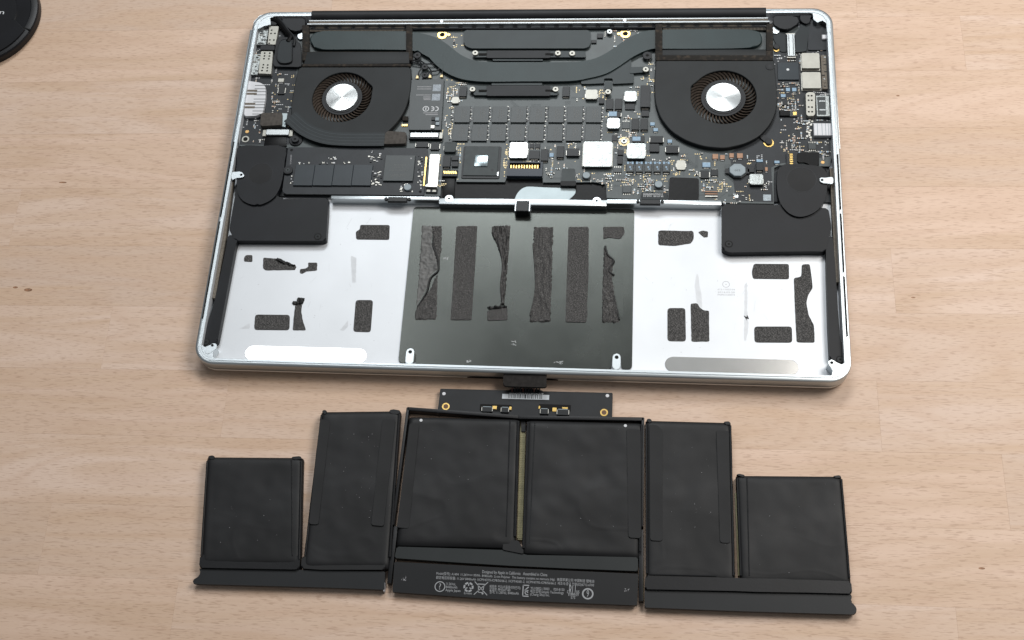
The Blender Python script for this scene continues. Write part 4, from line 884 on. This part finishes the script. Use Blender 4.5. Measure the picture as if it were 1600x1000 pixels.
for c, x, y, par, z in (('I', 677, 137, sL, SPZ-1.2), ('K', 512, 230, sR, SPZ-1.2), ('R', 265, 452, sL, SPZ-1.5), ('T', 940, 515, sR, SPZ-1.5)):
    p = pt(c, x, y, z); a = Acc([BLACK, PIT, FANM]); a.pr(circ(*p, 2.2, 20), z-.3, z+.05, 1); a.pr(circ(*p, 1.75, 18), z-.2, z+.12, 2, .15); a.pr(circ(*p, .7, 6), z, z+.135, 1); a.build('speaker_screw', par)
for c, pts, hole in (('E', [(105, 545), (175, 540), (205, 555), (207, 580), (180, 588), (140, 590), (112, 610)], (184, 565)), ('H', [(1110, 580), (1040, 590), (1008, 585), (1000, 605), (1015, 628), (1060, 632), (1110, 640)], (1023, 606))):
    a = Acc([ALU, PIT]); a.pr(fillet(pp(c, pts, LZ-.5), 1.2), LZ-1.4, LZ-.5, 0, .2); a.pr(circ(*pt(c, *hole, LZ-.5), .8, 12), LZ-1, LZ-.47, 1); a.build('screw_tab', lap, True)
# dusty grille beside the speakers
prism('side_grille', pp('P', [(364, 250), (368, 250), (352, 372), (336, 465), (331, 465), (347, 372)], 9.0), FL, 8.4, MESH, lap)
prism('side_grille', pp('P', [(1297, 262), (1302, 262), (1312, 440), (1306, 440)], 9.0), FL, 8.4, MESH, lap)
# ------------------------------------------------------------------ wireless card
WZ = 9.3
q = pp('P', [(641, 125), (694, 123), (692, 160), (689, 203), (639, 203), (640, 160)], WZ); card = prism('wireless_card', q, WZ-1.6, WZ, CHIP, lap, .15)
r = rb('F', 195, 232, 455, 280, WZ+.6); a = Acc([SILVER, CHIPB, NICKEL]); a.box(r, BD, WZ+.4, 1); a.box((r[0]-.8, r[1]+.3, r[2]*.84, r[3]*.7), WZ, WZ+.6, 0, bev=.2); a.box((r[0]+r[2]*.46, r[1], r[2]*.09, r[3]*.95), WZ-1, WZ+.5, 2); a.box((r[0]-r[2]*.14, r[1]+.5, .5, r[3]*.6), WZ+.5, WZ+.62, 1); a.build('card_socket', card)
for k, (y, xa, xb) in enumerate(((678, 60, 172), (695, 60, 172), (742, 52, 165), (757, 108, 165), (768, 108, 165), (778, 110, 165))):
    a = Acc([PRINTG]); n = int((xb-xa)/9)
    for i in range(n): p = pt('B', xa + (i+.4)*(xb-xa)/n, y, WZ); a.box((*p, .5, .55), WZ-.02, WZ+.015, 0)
    a.build('card_print', card)
PALE = mat('pale_code_label', (.30, .34, .38), .6, var=.5, vs=1600)
for x0, y0, x1, y1 in ((182, 660, 244, 712), (175, 733, 238, 785)): box('code_label', rb('B', x0, y0, x1, y1, WZ+.03), WZ-.02, WZ+.03, PALE, card, 0)
# CE mark and class sign read upside down
def arcband(cx, cy, R, r_, a0, a1, n=20):
    o_ = [(cx+R*math.cos(math.radians(a0+(a1-a0)*k/n)), cy+R*math.sin(math.radians(a0+(a1-a0)*k/n))) for k in range(n+1)]
    i_ = [(cx+r_*math.cos(math.radians(a0+(a1-a0)*k/n)), cy+r_*math.sin(math.radians(a0+(a1-a0)*k/n))) for k in range(n+1)]
    return o_ + i_[::-1]
a = Acc([PRINT]); z = WZ
p = pt('B', 205, 850, z); a.pr(arcband(p[0], p[1], 1.75, 1.2, -100, 100), z-.02, z+.02)
p = pt('B', 172, 850, z); a.pr(arcband(p[0], p[1], 1.75, 1.2, -100, 100), z-.02, z+.02); a.box((p[0]+.8, p[1], 1.5, .45), z-.02, z+.02)
a.build('ce_mark', card)
a = Acc([PRINT]); p = pt('B', 127, 850, z); a.pr(arcband(p[0], p[1], 1.95, 1.5, 0, 359.9, 28), z-.02, z+.02); a.box((p[0], p[1]-.1, .5, 1.7), z-.02, z+.02); a.box((p[0], p[1]+.75, 1.1, .3), z-.02, z+.021); a.build('class_sign', card)
for y, xa, xb in ((882, 108, 220), (895, 125, 222)):
    a = Acc([PRINTG])
    for i in range(13): p = pt('B', xa + (i+.4)*(xb-xa)/13, y, WZ); a.box((*p, .5, .5), WZ-.02, WZ+.015)
    a.build('card_print', card)
a = Acc([CHIPB, GREYC, TIN])
for x, y, m in ((185, 925, 0), (215, 930, 1), (188, 960, 0), (218, 965, 1), (180, 990, 2)): p = pt('B', x, y, WZ+.6); a.box((*p, 2.2, 2.2), WZ-.1, WZ+.7, m)
a.build('card_component', card)
r = rb('F', 145, 112, 188, 145, BD+1); box('foam_block', r, BD, BD+1.6, FOAM, card); a = Acc([GOLD]); p = pt('F', 162, 178, BD+.5); a.box((*p, 3.4, 1.3), BD, BD+.6); a.build('gold_contact', card)
# ------------------------------------------------------------------ solid-state drive
DZ2 = 8.6
q = fillet(pp('P', [(450, 230), (560, 230.5), (668, 231.5), (669, 245), (662, 305.5), (560, 304), (446, 303), (441, 299), (446, 262)], DZ2), 1.0)
ssd = prism('solid_state_drive', q, DZ2-1.0, DZ2, PCBB, lap, .12)
for i in range(4):
    xa, xb = 600 + 152.5*i, 600 + 152.5*i + 149; r = rb('E', xa-i*1.0, 486, xb-i*1.0, 648, DZ2+1.0); a = Acc([FLASH, PRINTD]); a.box(r, DZ2-.02, DZ2+1.0, 0, bev=.1); a.build('flash_chip', ssd)
chip('drive_controller', 'E', 1302, 412, 1535, 612, 1.2, CHIP, z=DZ2, par=ssd)
for s, y, xa, xb, sz in (('N4S A103', 488, 1380, 1472, 1.2), ('S3MK7B', 508, 1380, 1450, 1.2), ('N2B-S4UN17BA', 531, 1340, 1490, 1.2), ('SAMSUNG', 570, 1350, 1465, 2.6)):
    text('chip_text', s, pt('E', xa, y, DZ2+1.2), pt('E', xb, y, DZ2+1.2), DZ2+1.22, PRINTD if sz < 2 else PRINTG if 0 else PRINTD, ssd, sz)
p = pt('E', 1512, 437, DZ2+1.2); a = Acc([PRINTG]); a.pr(circ(*p, .5, 12), DZ2+1.1, DZ2+1.22); a.build('chip_dot', ssd)
p = pt('E', 1483, 660, DZ2+1.2); a = Acc([GREYC]); a.pr(circ(*p, 2.2, 20), DZ2, DZ2+1.2, 0, .3); a.build('round_capacitor', ssd, True)
a = Acc([CHIPB, TIN, GOLDP, PRINT]); random.seed(3)
for x0, x1, y0, y1, n in ((1180, 1290, 380, 470, 16), (1200, 1290, 540, 665, 22), (1430, 1545, 620, 705, 16), (1565, 1600, 415, 690, 26), (570, 590, 570, 640, 5), (590, 1060, 470, 482, 14), (805, 935, 428, 445, 6)):
    for k in range(n):
        p = pt('E', random.uniform(x0, x1), random.uniform(y0, y1), DZ2); m = random.choice((0, 1, 1, 3)); a.box((*p, random.choice((.6, 1.3)), random.choice((.5, .9))), DZ2-.05, DZ2+.4, m)
a.build('drive_parts', ssd, kind='stuff')
for c, x, y, r_ in (('E', 578, 372, .9), ('F', 284, 697, .9)): p = pt(c, x, y, DZ2); a = Acc([PIT]); a.pr(circ(*p, r_, 12), DZ2-.1, DZ2+.01); a.build('drive_hole', ssd)
p = pt('E', 548, 527, DZ2+1.2); a = Acc([BLACK, CHIPG, PIT]); a.pr(circ(*p, 3.0, 24), DZ2, DZ2+1.2, 0, .4); a.pr(circ(*p, 1.2, 12), DZ2+1, DZ2+1.22, 1); a.pr(circ(*p, .6, 6), DZ2+1, DZ2+1.235, 2); a.build('drive_screw', ssd, True)
q = pp('F', [(338, 425), (315, 652), (305, 650), (326, 425)], DZ2+.1); prism('gold_contacts', q, DZ2-.1, DZ2+.06, GOLD, ssd)
q = pp('F', [(360, 405), (436, 405), (415, 660), (320, 655), (322, 645), (345, 640)], DZ2+1.6); prism('drive_socket', fillet(q, .6), BD, DZ2+1.6, mat('socket_shell', (.80, .80, .76), .35, .55), lap, .3)
r = rb('F', 325, 672, 415, 700, DZ2); a = Acc([CHIPB, NICKEL]); a.box(r, BD, BD+1.2, 0); [a.box((r[0]+s*r[2]*.25, r[1]-.2, r[2]*.3, r[3]*.6), BD, BD+1.3, 1) for s in (-1, 1)]; a.build('socket_foot', lap)
text('drive_text', 'T1P0033', pt('E', 572, 485, DZ2), pt('E', 575, 410, DZ2), DZ2+.02, PRINTG, ssd, 1.3)
# ------------------------------------------------------------------ trackpad ribbon in the bay notch
BZ = 6.3
prism('bay_tape', pp('P', [(690, 280), (948, 282), (948, 316), (690, 312)], 5.9), 5.6, 5.9, TAPE, lap)
q = spline(pp('F', [(1030, 770), (1028, 740), (1050, 700), (1085, 670), (1130, 658), (1250, 664), (1380, 668), (1480, 672), (1497, 685), (1490, 715), (1455, 750), (1420, 770), (1300, 772), (1150, 772)], BZ), 4)
prism('trackpad_ribbon', q, 5.9, BZ, FOIL, lap, .15)
q = fillet(pp('F', [(1392, 515), (1492, 515), (1495, 620), (1500, 650), (1380, 645), (1385, 600)], BD+1.4), .8); prism('ribbon_tape', q, 5.8, BD+1.2, CHIPG, lap, .4)
q = fillet(pp('F', [(1380, 615), (1500, 615), (1500, 652), (1378, 650)], BD+1.5), .5); prism('ribbon_plug', q, 5.8, BD+1.6, TAPE, lap, .4)

# ================================================================== battery pack lying on the table
bat = empty('battery_pack', (8, -70, 0), 'black laptop battery pack of six flat cells lying on the wooden table', 'battery')
CT = 6.2
def cell(name, quad, zt=CT, zb=.4, edge=1.3, nx=72, ny=84, seed=1, wr=.30, mat_=CELL):
    A_, B_, C_, D_ = [Vector(p) for p in quad]   # TL TR BR BL, mm
    W_ = (B_-A_).length; H_ = (A_-D_).length; v = []; f = []
    us = [(-math.cos(math.pi*i/nx)+1)/2 for i in range(nx+1)]; us = [.35*a + .65*i/nx for i, a in enumerate(us)]
    vs_ = [(-math.cos(math.pi*i/ny)+1)/2 for i in range(ny+1)]; vs_ = [.35*a + .65*i/ny for i, a in enumerate(vs_)]
    for t in vs_:
        for s in us:
            p = (A_*(1-s) + B_*s)*(1-t) + (D_*(1-s) + C_*s)*t
            e = min(s*W_, (1-s)*W_); e2 = min(t*H_, (1-t)*H_)
            z = zt - edge*math.exp(-(e/1.1)**1.2) - edge*math.exp(-(e2/1.4)**1.2)
            q = Vector((p.x*.045, p.y*.045, seed))
            fade = min(1, e/5)*min(1, e2/5)
            z += fade*wr*(noise.noise(q*1.2) + .5*noise.noise(q*3.1))
            fold = abs(noise.noise(Vector((p.x*.03 + seed, p.y*.05, 2.2)))); z += .22*wr*math.exp(-(fold/.035)**2)*fade*max(.12, min(.8, (t-.35)*2))
            v.append((p.x, p.y, z))
    for j in range(ny):
        for i in range(nx):
            a = j*(nx+1)+i; f.append((a, a+nx+1, a+nx+2, a+1))
    rim = [i for i in range(nx+1)] + [(j+1)*(nx+1)-1 for j in range(1, ny+1)] + [ny*(nx+1)+i for i in range(nx-1, -1, -1)] + [j*(nx+1) for j in range(ny-1, 0, -1)]
    b0 = len(v)
    for k in rim: v.append((v[k][0], v[k][1], zb))
    n = len(rim)
    for k in range(n): f.append((rim[k], rim[(k+1) % n], b0+(k+1) % n, b0+k))
    f.append(list(range(b0+n-1, b0-1, -1)))
    return add(name, v, f, mat_, bat, True, angle=60)
def Q(c, pts, z=CT-.5): return pp(c, pts, z)
cells = {}
cells['ls'] = cell('battery_cell', Q('L', [(64, 316), (479, 319), (468, 790), (38, 785)]), seed=1)
cells['lt'] = cell('battery_cell', Q('L', [(560, 120), (904, 116), (852, 800), (480, 800)]), seed=2)
cells['cl'] = cell('battery_cell', Q('M', [(148, 346), (806, 362), (780, 1130), (72, 1115)]), seed=3, wr=.42)
cells['cr'] = cell('battery_cell', Q('M', [(852, 368), (1540, 385), (1518, 1190), (822, 1160)]), seed=4, wr=.5)
cells['rt'] = cell('battery_cell', Q('O', [(82, 76), (463, 86), (482, 800), (86, 790)]), seed=5)
cells['rs'] = cell('battery_cell', Q('O', [(487, 322), (958, 326), (1000, 815), (506, 800)]), seed=6)
def bent(c, pts, nub): pass
def tape(c, pts, par, z=CT+.55, th=.35, fil=1.2, m=CELLT): prism('tape_strip', fillet(pp(c, pts, z), fil), z-th-.6, z, m, par, .12, 1, smooth=False)
tape('L', [(556, 152), (600, 158), (548, 610), (508, 608)], cells['lt'], CT+.45)
tape('L', [(828, 152), (883, 155), (832, 617), (778, 612)], cells['lt'])
tape('M', [(152, 386), (210, 388), (148, 1012), (76, 1005)], cells['cl'])
tape('M', [(1445, 420), (1528, 424), (1530, 1070), (1456, 1066)], cells['cr'])
tape('O', [(100, 95), (135, 98), (158, 122), (157, 615), (103, 612)], cells['rt'])
tape('O', [(398, 120), (455, 125), (460, 624), (415, 622)], cells['rt'])
# folded corners of the pouches
for k, c, pts in (('ls', 'L', [(66, 318), (80, 308), (98, 312), (92, 330)]), ('ls', 'L', [(430, 316), (470, 312), (478, 325), (440, 328)]), ('lt', 'L', [(562, 120), (572, 110), (586, 116), (580, 134)]), ('lt', 'L', [(854, 116), (868, 108), (904, 114), (900, 130), (860, 128)]),
                  ('rt', 'O', [(84, 74), (98, 66), (112, 76), (104, 90)]), ('rt', 'O', [(430, 82), (458, 80), (464, 96), (436, 94)]), ('rs', 'O', [(486, 318), (500, 314), (526, 320), (520, 330)]), ('rs', 'O', [(920, 324), (950, 320), (958, 332), (926, 332)])):
    prism('pouch_corner', fillet(pp(c, pts, CT), .8), CT-2.5, CT-.15, CELLD, cells[k], .35)
# folded edge of the pouches along their long sides
def ridge(c, a0, a1, par, r_=.5, z=CT-.25, m=CELLD):
    p0, p1 = pt(c, *a0, z), pt(c, *a1, z); path = [(p0[0]+(p1[0]-p0[0])*t/14 + .12*noise.noise(Vector((t*.7, p0[0], 0))), p0[1]+(p1[1]-p0[1])*t/14, z + .12*noise.noise(Vector((t*.9, p0[0], 5)))) for t in range(15)]
    v, f = tube_geo(path, r_, 7); add('folded_edge', v, f, m, par, True)
ridge('L', (432, 330), (436, 745), cells['ls'], .35, CT); ridge('L', (474, 335), (465, 760), cells['ls']); ridge('L', (66, 335), (40, 745), cells['ls'])
ridge('L', (900, 130), (858, 750), cells['lt'], .55); ridge('L', (562, 135), (490, 745), cells['lt'])
ridge('M', (800, 375), (780, 1060), cells['cl'], .7); ridge('M', (750, 370), (728, 1060), cells['cl'], .3, CT); ridge('M', (858, 380), (830, 1130), cells['cr'], .8); ridge('M', (898, 380), (866, 1100), cells['cr'], .25, CT+.05, RAIL)
ridge('M', (1535, 395), (1524, 1150), cells['cr'], .6); ridge('O', (460, 100), (476, 770), cells['rt'], .6); ridge('O', (86, 95), (88, 760), cells['rt'], .6)
ridge('O', (535, 332), (545, 770), cells['rs'], .3, CT); ridge('O', (492, 335), (508, 770), cells['rs'], .6); ridge('O', (956, 340), (992, 780), cells['rs'], .55)
ridge('O', (100, 765), (398, 772), cells['rt'], .3, CT)
# fold tapes and rails of the outer wings
def slab(name, c, pts, z0, z1, m, bev=.4, fil=.8): return prism(name, fillet(pp(c, pts, z1), fil), z0, z1, m, bat, bev, 2)
slab('fold_tape', 'L', [(36, 740), (470, 745), (466, 803), (440, 805), (30, 797)], 1.0, CT-.3, CELLD, .9, 1.5)
slab('fold_tape', 'L', [(478, 745), (840, 748), (838, 806), (560, 806), (472, 800)], 1.0, CT-.45, CELL, .9, 1.5)
slab('fold_tape', 'O', [(82, 768), (480, 780), (570, 782), (760, 784), (1000, 795), (1005, 850), (800, 845), (580, 842), (480, 838), (78, 830)], 1.0, CT-.2, CELLD, .9, 1.2)
railA = slab('end_rail', 'L', [(30, 800), (440, 806), (838, 814), (835, 893), (600, 884), (20, 868), (5, 866), (4, 850), (25, 838), (38, 820)], 2.4, 4.6, RAIL, .4, .7)
railB = slab('end_rail', 'O', [(78, 830), (560, 846), (1000, 852), (1003, 868), (997, 885), (1012, 898), (1025, 915), (1022, 938), (1005, 943), (500, 928), (78, 912)], 2.4, 4.6, RAIL, .4, .7)
a = Acc([PRINTG]); p = pt('L', 834, 880, 4.5); a.box((p[0], p[1], .5, 4.5), .6, 4.3); a.build('rail_edge', bat)
# middle pack: band, label plate, thin frame, olive liner in the gap
slab('middle_band', 'N', [(76, 282), (400, 292), (700, 302), (760, 300), (850, 332), (1100, 336), (1512, 346), (1512, 428), (1100, 412), (750, 396), (400, 374), (62, 350)], 1.0, 5.3, BAND, .6, .8)
slab('gap_tape', 'N', [(712, 242), (800, 246), (830, 300), (830, 325), (705, 300)], 1.0, CT-.2, CELLT, .4, .6)
lbl = slab('label_plate', 'N', [(62, 372), (750, 410), (1515, 444), (1506, 632), (750, 602), (50, 552)], 2.2, 4.4, LABELM, .35, .5)
prism('gap_liner', pp('M', [(812, 372), (842, 372), (822, 1080), (796, 1080)], 2.0), .3, 2.0, OLIVE, bat)
a = Acc([OLIVE, CELLD]); 
for k in range(60):
    t = k/59; x = 826 - 18*t; y = 445 + 620*t; p = pt('M', x, y, 2.2); a.box((*p, 3.0, 1.1), 1.9, 2.25, 0, bev=.2)
a.build('liner_ribs', bat); 
prism('gap_tape', pp('M', [(815, 370), (842, 372), (842, 435), (818, 435)], 3.0), .3, 3.0, CELLD, bat)
for a0, a1 in (((985, 76), (1000, 770)),): pass
def bar(c, a0, a1, wd, z0, z1, m=CELLD, name='frame_bar'):
    p0, p1 = Vector(pt(c, *a0, z1)), Vector(pt(c, *a1, z1)); d = (p1-p0).normalized(); n_ = Vector((-d.y, d.x))*wd/2
    prism(name, [tuple(p0+n_), tuple(p1+n_), tuple(p1-n_), tuple(p0-n_)], z0, z1, m, bat, .25, 2)
bar('M', (138, 298), (800, 347), 2.0, .3, 5.6); bar('M', (800, 349), (1546, 360), 2.0, .3, 5.6)
bar('M', (142, 292), (52, 990), 1.5, .3, 5.6); bar('M', (1542, 352), (1535, 1000), 1.5, .3, 5.6)
bar('N', (70, 160), (30, 500), 2.2, .3, 4.6); bar('N', (1532, 180), (1530, 606), 2.2, .3, 4.6)
bar('M', (330, 300), (320, 325), 1.2, .3, 5.4)
for c, a0, a1 in (('O', (484, 400), (498, 770)), ('O', (70, 700), (70, 880)), ('N', (1540, 260), (1537, 520))): bar(c, a0, a1, .9, .3, 1.6, OLIVE, 'gap_liner')
# control board of the battery
BB = 3.6
pcb = prism('control_board', fillet(pp('M', [(335, 180), (745, 190), (760, 180), (930, 185), (940, 195), (1362, 205), (1358, 352), (840, 350), (600, 332), (318, 312), (325, 272)], BB), .6), .5, BB, BLACK, bat, .2)
def pad_(name, c, x, y, r_, z, m1, m2=None, r2=0):
    p = pt(c, x, y, z); a = Acc([m1, m2 or m1]); a.pr(circ(*p, r_, 18), z-.3, z+.08, 0); 
    if m2: a.pr(circ(*p, r2, 16), z-.2, z+.1, 1)
    a.build(name, pcb)
for x, y in ((357, 210), (1330, 222)): pad_('white_hole', 'M', x, y, .95, BB, WHITEP)
for x, y in ((368, 286), (1310, 322)): pad_('gold_ring', 'M', x, y, 2.1, BB, GOLD, mat('ring_bore', (.12, .06, .03), .6), 1.35)
for x, y, par in ((220, 368, cells['cl']), (1437, 400, cells['cr'])):
    p = pt('M', x, y, CT+.2); a = Acc([PRINT]); a.pr(circ(*p, .85, 16), CT-.6, CT+.15, 0, .1); a.build('white_dot', par)
for x0, x1, parts in ((570, 760, ((582, 645, 285, 318), (697, 742, 288, 322))), (922, 1112, ((930, 978, 296, 332), (1030, 1100, 300, 338)))):
    r = rb('M', x0, 274, x1, 316, BB+.02); prism('board_window', fillet(rpts(r), .6), BB-.3, BB+.02, PIT, pcb)
    for xa, xb, ya, yb in parts:
        r = rb('M', xa, ya, xb, yb, BB+1.0); a = Acc([CHIPB, TIN, GREYC]); a.box(r, BB-.3, BB+1.0, 0, bev=.2); a.box((r[0], r[1]+r[3]*.42, r[2]*.8, .35), BB, BB+1.03, 2)
        for s in (-1, 1): a.box((r[0]+s*r[2]*.5, r[1], .3, r[3]*.7), BB, BB+1.02, 1)
        a.build('board_component', pcb)
for x0, y0, x1, y1 in ((645, 282, 672, 302), (745, 286, 760, 306), (1002, 292, 1028, 316), (920, 282, 930, 300), (1060, 290, 1095, 300)): box('gold_tab', rb('M', x0, y0, x1, y1, BB+.3), BB-.1, BB+.3, GOLD, pcb, .1)
# bar code label
p0, p1 = pt('M', 703, 226, BB), pt('M', 983, 234, BB); r = rb('M', 703, 214, 983, 243, BB+.05)
a = Acc([mat('label_paper', (.52, .56, .60), .6), CHIPB]); a.box((r[0], r[1], r[2], r[3]), BB-.02, BB+.05, 0, rot=.006); random.seed(4)
x = r[0]-r[2]*.36
while x < r[0]+r[2]*.36:
    wd = random.choice((.25, .35, .6)); a.box((x, r[1]+.2, wd, r[3]*.85), BB+.03, BB+.062, 1); x += wd + random.choice((.3, .45, .7))
a.build('barcode_label', pcb)
text('barcode_text', 'W0430706AFAFDPAHT', pt('M', 745, 211, BB), pt('M', 950, 214, BB), BB+.03, PRINT, pcb, 1.5)
# plug with foam pad and its wires, resting on the laptop's front edge
PL = 8.6
plug = prism('plug_foam', fillet(pp('M', [(712, 75), (968, 82), (967, 165), (955, 172), (725, 165), (708, 155)], PL+1), .9), PL-.6, PL+1, mat('plug_foam', (.020, .018, .017), .95, var=.3, vs=500, bump=1.0, bs=900), bat, .5)
for k in range(11):
    x0 = 768 + k*15.5; a0 = pt('M', x0, 160, 8.6); a1 = pt('M', 762 + k*16.5, 196, BB+.3)
    v, f = tube_geo([(a0[0], a0[1], 8.6), ((a0[0]+a1[0])/2, (a0[1]+a1[1])/2+.3, 7.4), (a1[0], a1[1], BB+.2)], .42, 6); add('plug_wire', v, f, BLACK if k % 4 else mat('red_brown_wire', (.10, .03, .02), .5), bat, True)
# printing on the label plate
LT = 4.4
def line(s, x0, y0, x1, y1, sz, m=PRINTL): return text('label_text', s, pt('N', x0, y0, LT), pt('N', x1, y1, LT), LT+.02, m, lbl, sz)
line('Designed by Apple in California   Assembled in China', 585, 432, 972, 451, 2.3)
line('Model(型号): A1494  11.26V=== 95Wh  8440mAh  Li-ion Polymer  This battery contains no mercury (Hg).  美国苹果公司 中国制造 锂电池', 312, 442, 1252, 491, 1.8)
line('额定电压和容量: 11.26V 8440mAh 1ICP9/47/95-ICP8/56/66-2, 1ICP7/43/81-2, 1ICP9/47/95-ICP8/56/66-2  제조국:중국 전화(02)6712-6700', 310, 467, 1250, 513, 1.8)
for s, x0, y0, x1, y1 in (('11.26Vdc,', 370, 504, 428, 507), ('8440mAh', 368, 523, 436, 526), ('Apple Japan', 366, 541, 455, 546), ('Li-ion', 477, 558, 522, 561), ('제품명: 전지(리튬폴리머전지)', 628, 521, 812, 530), ('모델명: PP32AT149', 628, 538, 752, 544), ('정격: 11.26Vdc, 8440mAh', 628, 554, 802, 562),
                          ('YU10802-13003     020-8150', 872, 530, 1074, 540), ('제조업체:Simplo Technology', 870, 549, 1070, 558), ('(Chang Shu) Inc.', 870, 566, 986, 572), ('E184259', 1098, 568, 1158, 571), ('57S', 1112, 586, 1138, 587)):
    line(s, x0, y0, x1, y1, 1.9)
def sym(name, fn): a = Acc([PRINTL]); fn(a); a.build(name, lbl)
zz0, zz1 = LT-.03, LT+.02
def ringsym(a, x, y, R, wd): p = pt('N', x, y, LT); a.pr(arcband(p[0], p[1], R, R-wd, 0, 359.9, 32), zz0, zz1); return p
def s1(a): ringsym(a, 333, 520, 2.75, .45)
sym('round_mark', s1); line('?', 328, 521, 339, 521.5, 4.6)
def s2(a):
    p = pt('N', 503, 523, LT)
    for k in range(3):
        for d0 in (0, 1):
            a.pr(arcband(p[0], p[1], 2.6, 1.7, 90+120*k+8+d0*56, 90+120*k+52+d0*56, 6), zz0, zz1)
        q = math.radians(90+120*k); a.box((p[0]+1.2*math.cos(q), p[1]+1.2*math.sin(q), 1.2, .5), zz0, zz1, 0, q)
sym('recycling_mark', s2)
def s3(a):
    p = pt('N', 577, 531, LT); a.box((p[0], p[1], 9.6, .38), zz0, zz1, 0, .78); a.box((p[0], p[1], 9.6, .38), zz0, zz1, 0, -.78)
    a.box((p[0]-1.3, p[1], .35, 4.2), zz0, zz1, 0, .1); a.box((p[0]+1.3, p[1], .35, 4.2), zz0, zz1, 0, -.1); a.box((p[0], p[1]+2.2, 3.6, .45), zz0, zz1); a.box((p[0], p[1]-2.1, 2.2, .35), zz0, zz1); a.pr(circ(p[0]+1.0, p[1]-2.6, .5, 10), zz0, zz1)
sym('crossed_bin_mark', s3)
def s4(a):
    p = pt('N', 846, 545, LT)
    a.box((p[0]-1.6, p[1], .5, 6.2), zz0, zz1); a.box((p[0]-.2, p[1]+2.8, 3.2, .5), zz0, zz1); a.box((p[0]-.2, p[1]-2.8, 3.2, .5), zz0, zz1)
    a.box((p[0]+.2, p[1]+1.1, 2.8, .5), zz0, zz1, 0, .75); a.box((p[0]+.2, p[1]-.2, 2.2, .5), zz0, zz1, 0, -.75); a.pr(arcband(p[0]+.6, p[1]-.9, 1.3, .85, 60, 300, 12), zz0, zz1)
sym('kc_mark', s4)
line('c', 1090, 548, 1098, 548.5, 3.4); line('RU', 1102, 543, 1140, 545, 7.5); line('us', 1145, 549, 1163, 550, 3.4)
def s5(a): ringsym(a, 1213, 563, 2.9, .75)
sym('period_mark', s5); line('9', 1206, 563, 1220, 563.7, 5.0)
for x, y, w_, h in ((115, 468, 36, 30), (1445, 543, 28, 22)):
    random.seed(int(x)); a = Acc([PRINTG])
    for k in range(10): p = pt('N', x + random.uniform(-.5, .5)*w_, y + random.uniform(-.5, .5)*h, LT); a.box((*p, random.uniform(.3, 1.1), random.uniform(.08, .2)), zz0, LT+.012, 0, random.uniform(-1.4, 1.4))
    a.build('scuff_mark', lbl)
# specks of dust on the cells
random.seed(13)
for key, c, x0, y0, x1, y1, n in (('lt', 'L', 600, 160, 860, 600, 26), ('rt', 'O', 110, 120, 450, 740, 22), ('cl', 'M', 220, 400, 700, 950, 14), ('cr', 'M', 880, 400, 1440, 1000, 12), ('rs', 'O', 560, 350, 950, 760, 10), ('ls', 'L', 90, 340, 430, 720, 12)):
    a = Acc([PRINTG])
    for k in range(n): p = pt(c, random.uniform(x0, x1), random.uniform(y0, y1), CT); r_ = random.choice((.07, .08, .10, .15)); a.pr(circ(*p, r_, 6), CT-.3, CT+.22)
    a.build('dust_specks', cells[key], kind='stuff')

# ================================================================== lens cap in the corner
cap = empty('lens_cap', (-368.5, 250, 0), 'round black camera lens cap lying in the table corner', 'lens cap')
cx, cy, R = -368.5, 250.0, 39.5
v, f = loft([(circ(cx, cy, k, 72), z) for k, z in ((R-1, 0), (R, .6), (R, 4.5), (R-.6, 5.6), (R-2.2, 6.2), (R-4.5, 6.4), (R-5.2, 5.9), (R-14, 5.7), (R-14.6, 6.3), (.5, 6.5))]); add('cap_body', v, f, CAPM, cap, True, angle=28)
for a0 in (-52, 128):
    q = [(cx + (R-15)*math.cos(math.radians(a0+t)), cy + (R-15)*math.sin(math.radians(a0+t))) for t in range(-45, 46, 5)] + [(cx + (R-3)*math.cos(math.radians(a0+t)), cy + (R-3)*math.sin(math.radians(a0+t))) for t in range(32, -33, -4)]
    prism('pinch_grip', q, 5.0, 7.2, CAPM, cap, .5)
    for t in (-34, 34):
        a = math.radians(a0+t); g = Acc([PIT]); g.box((cx + (R-3)*math.cos(a), cy + (R-3)*math.sin(a), 6.5, .9), 5.6, 6.45, 0, a); g.build('grip_slot', cap)
text('cap_letter', 'n', (cx+13.5, cy+2.2), (cx+16.6, cy+2.0), 6.52, PRINT, cap, 5.0)
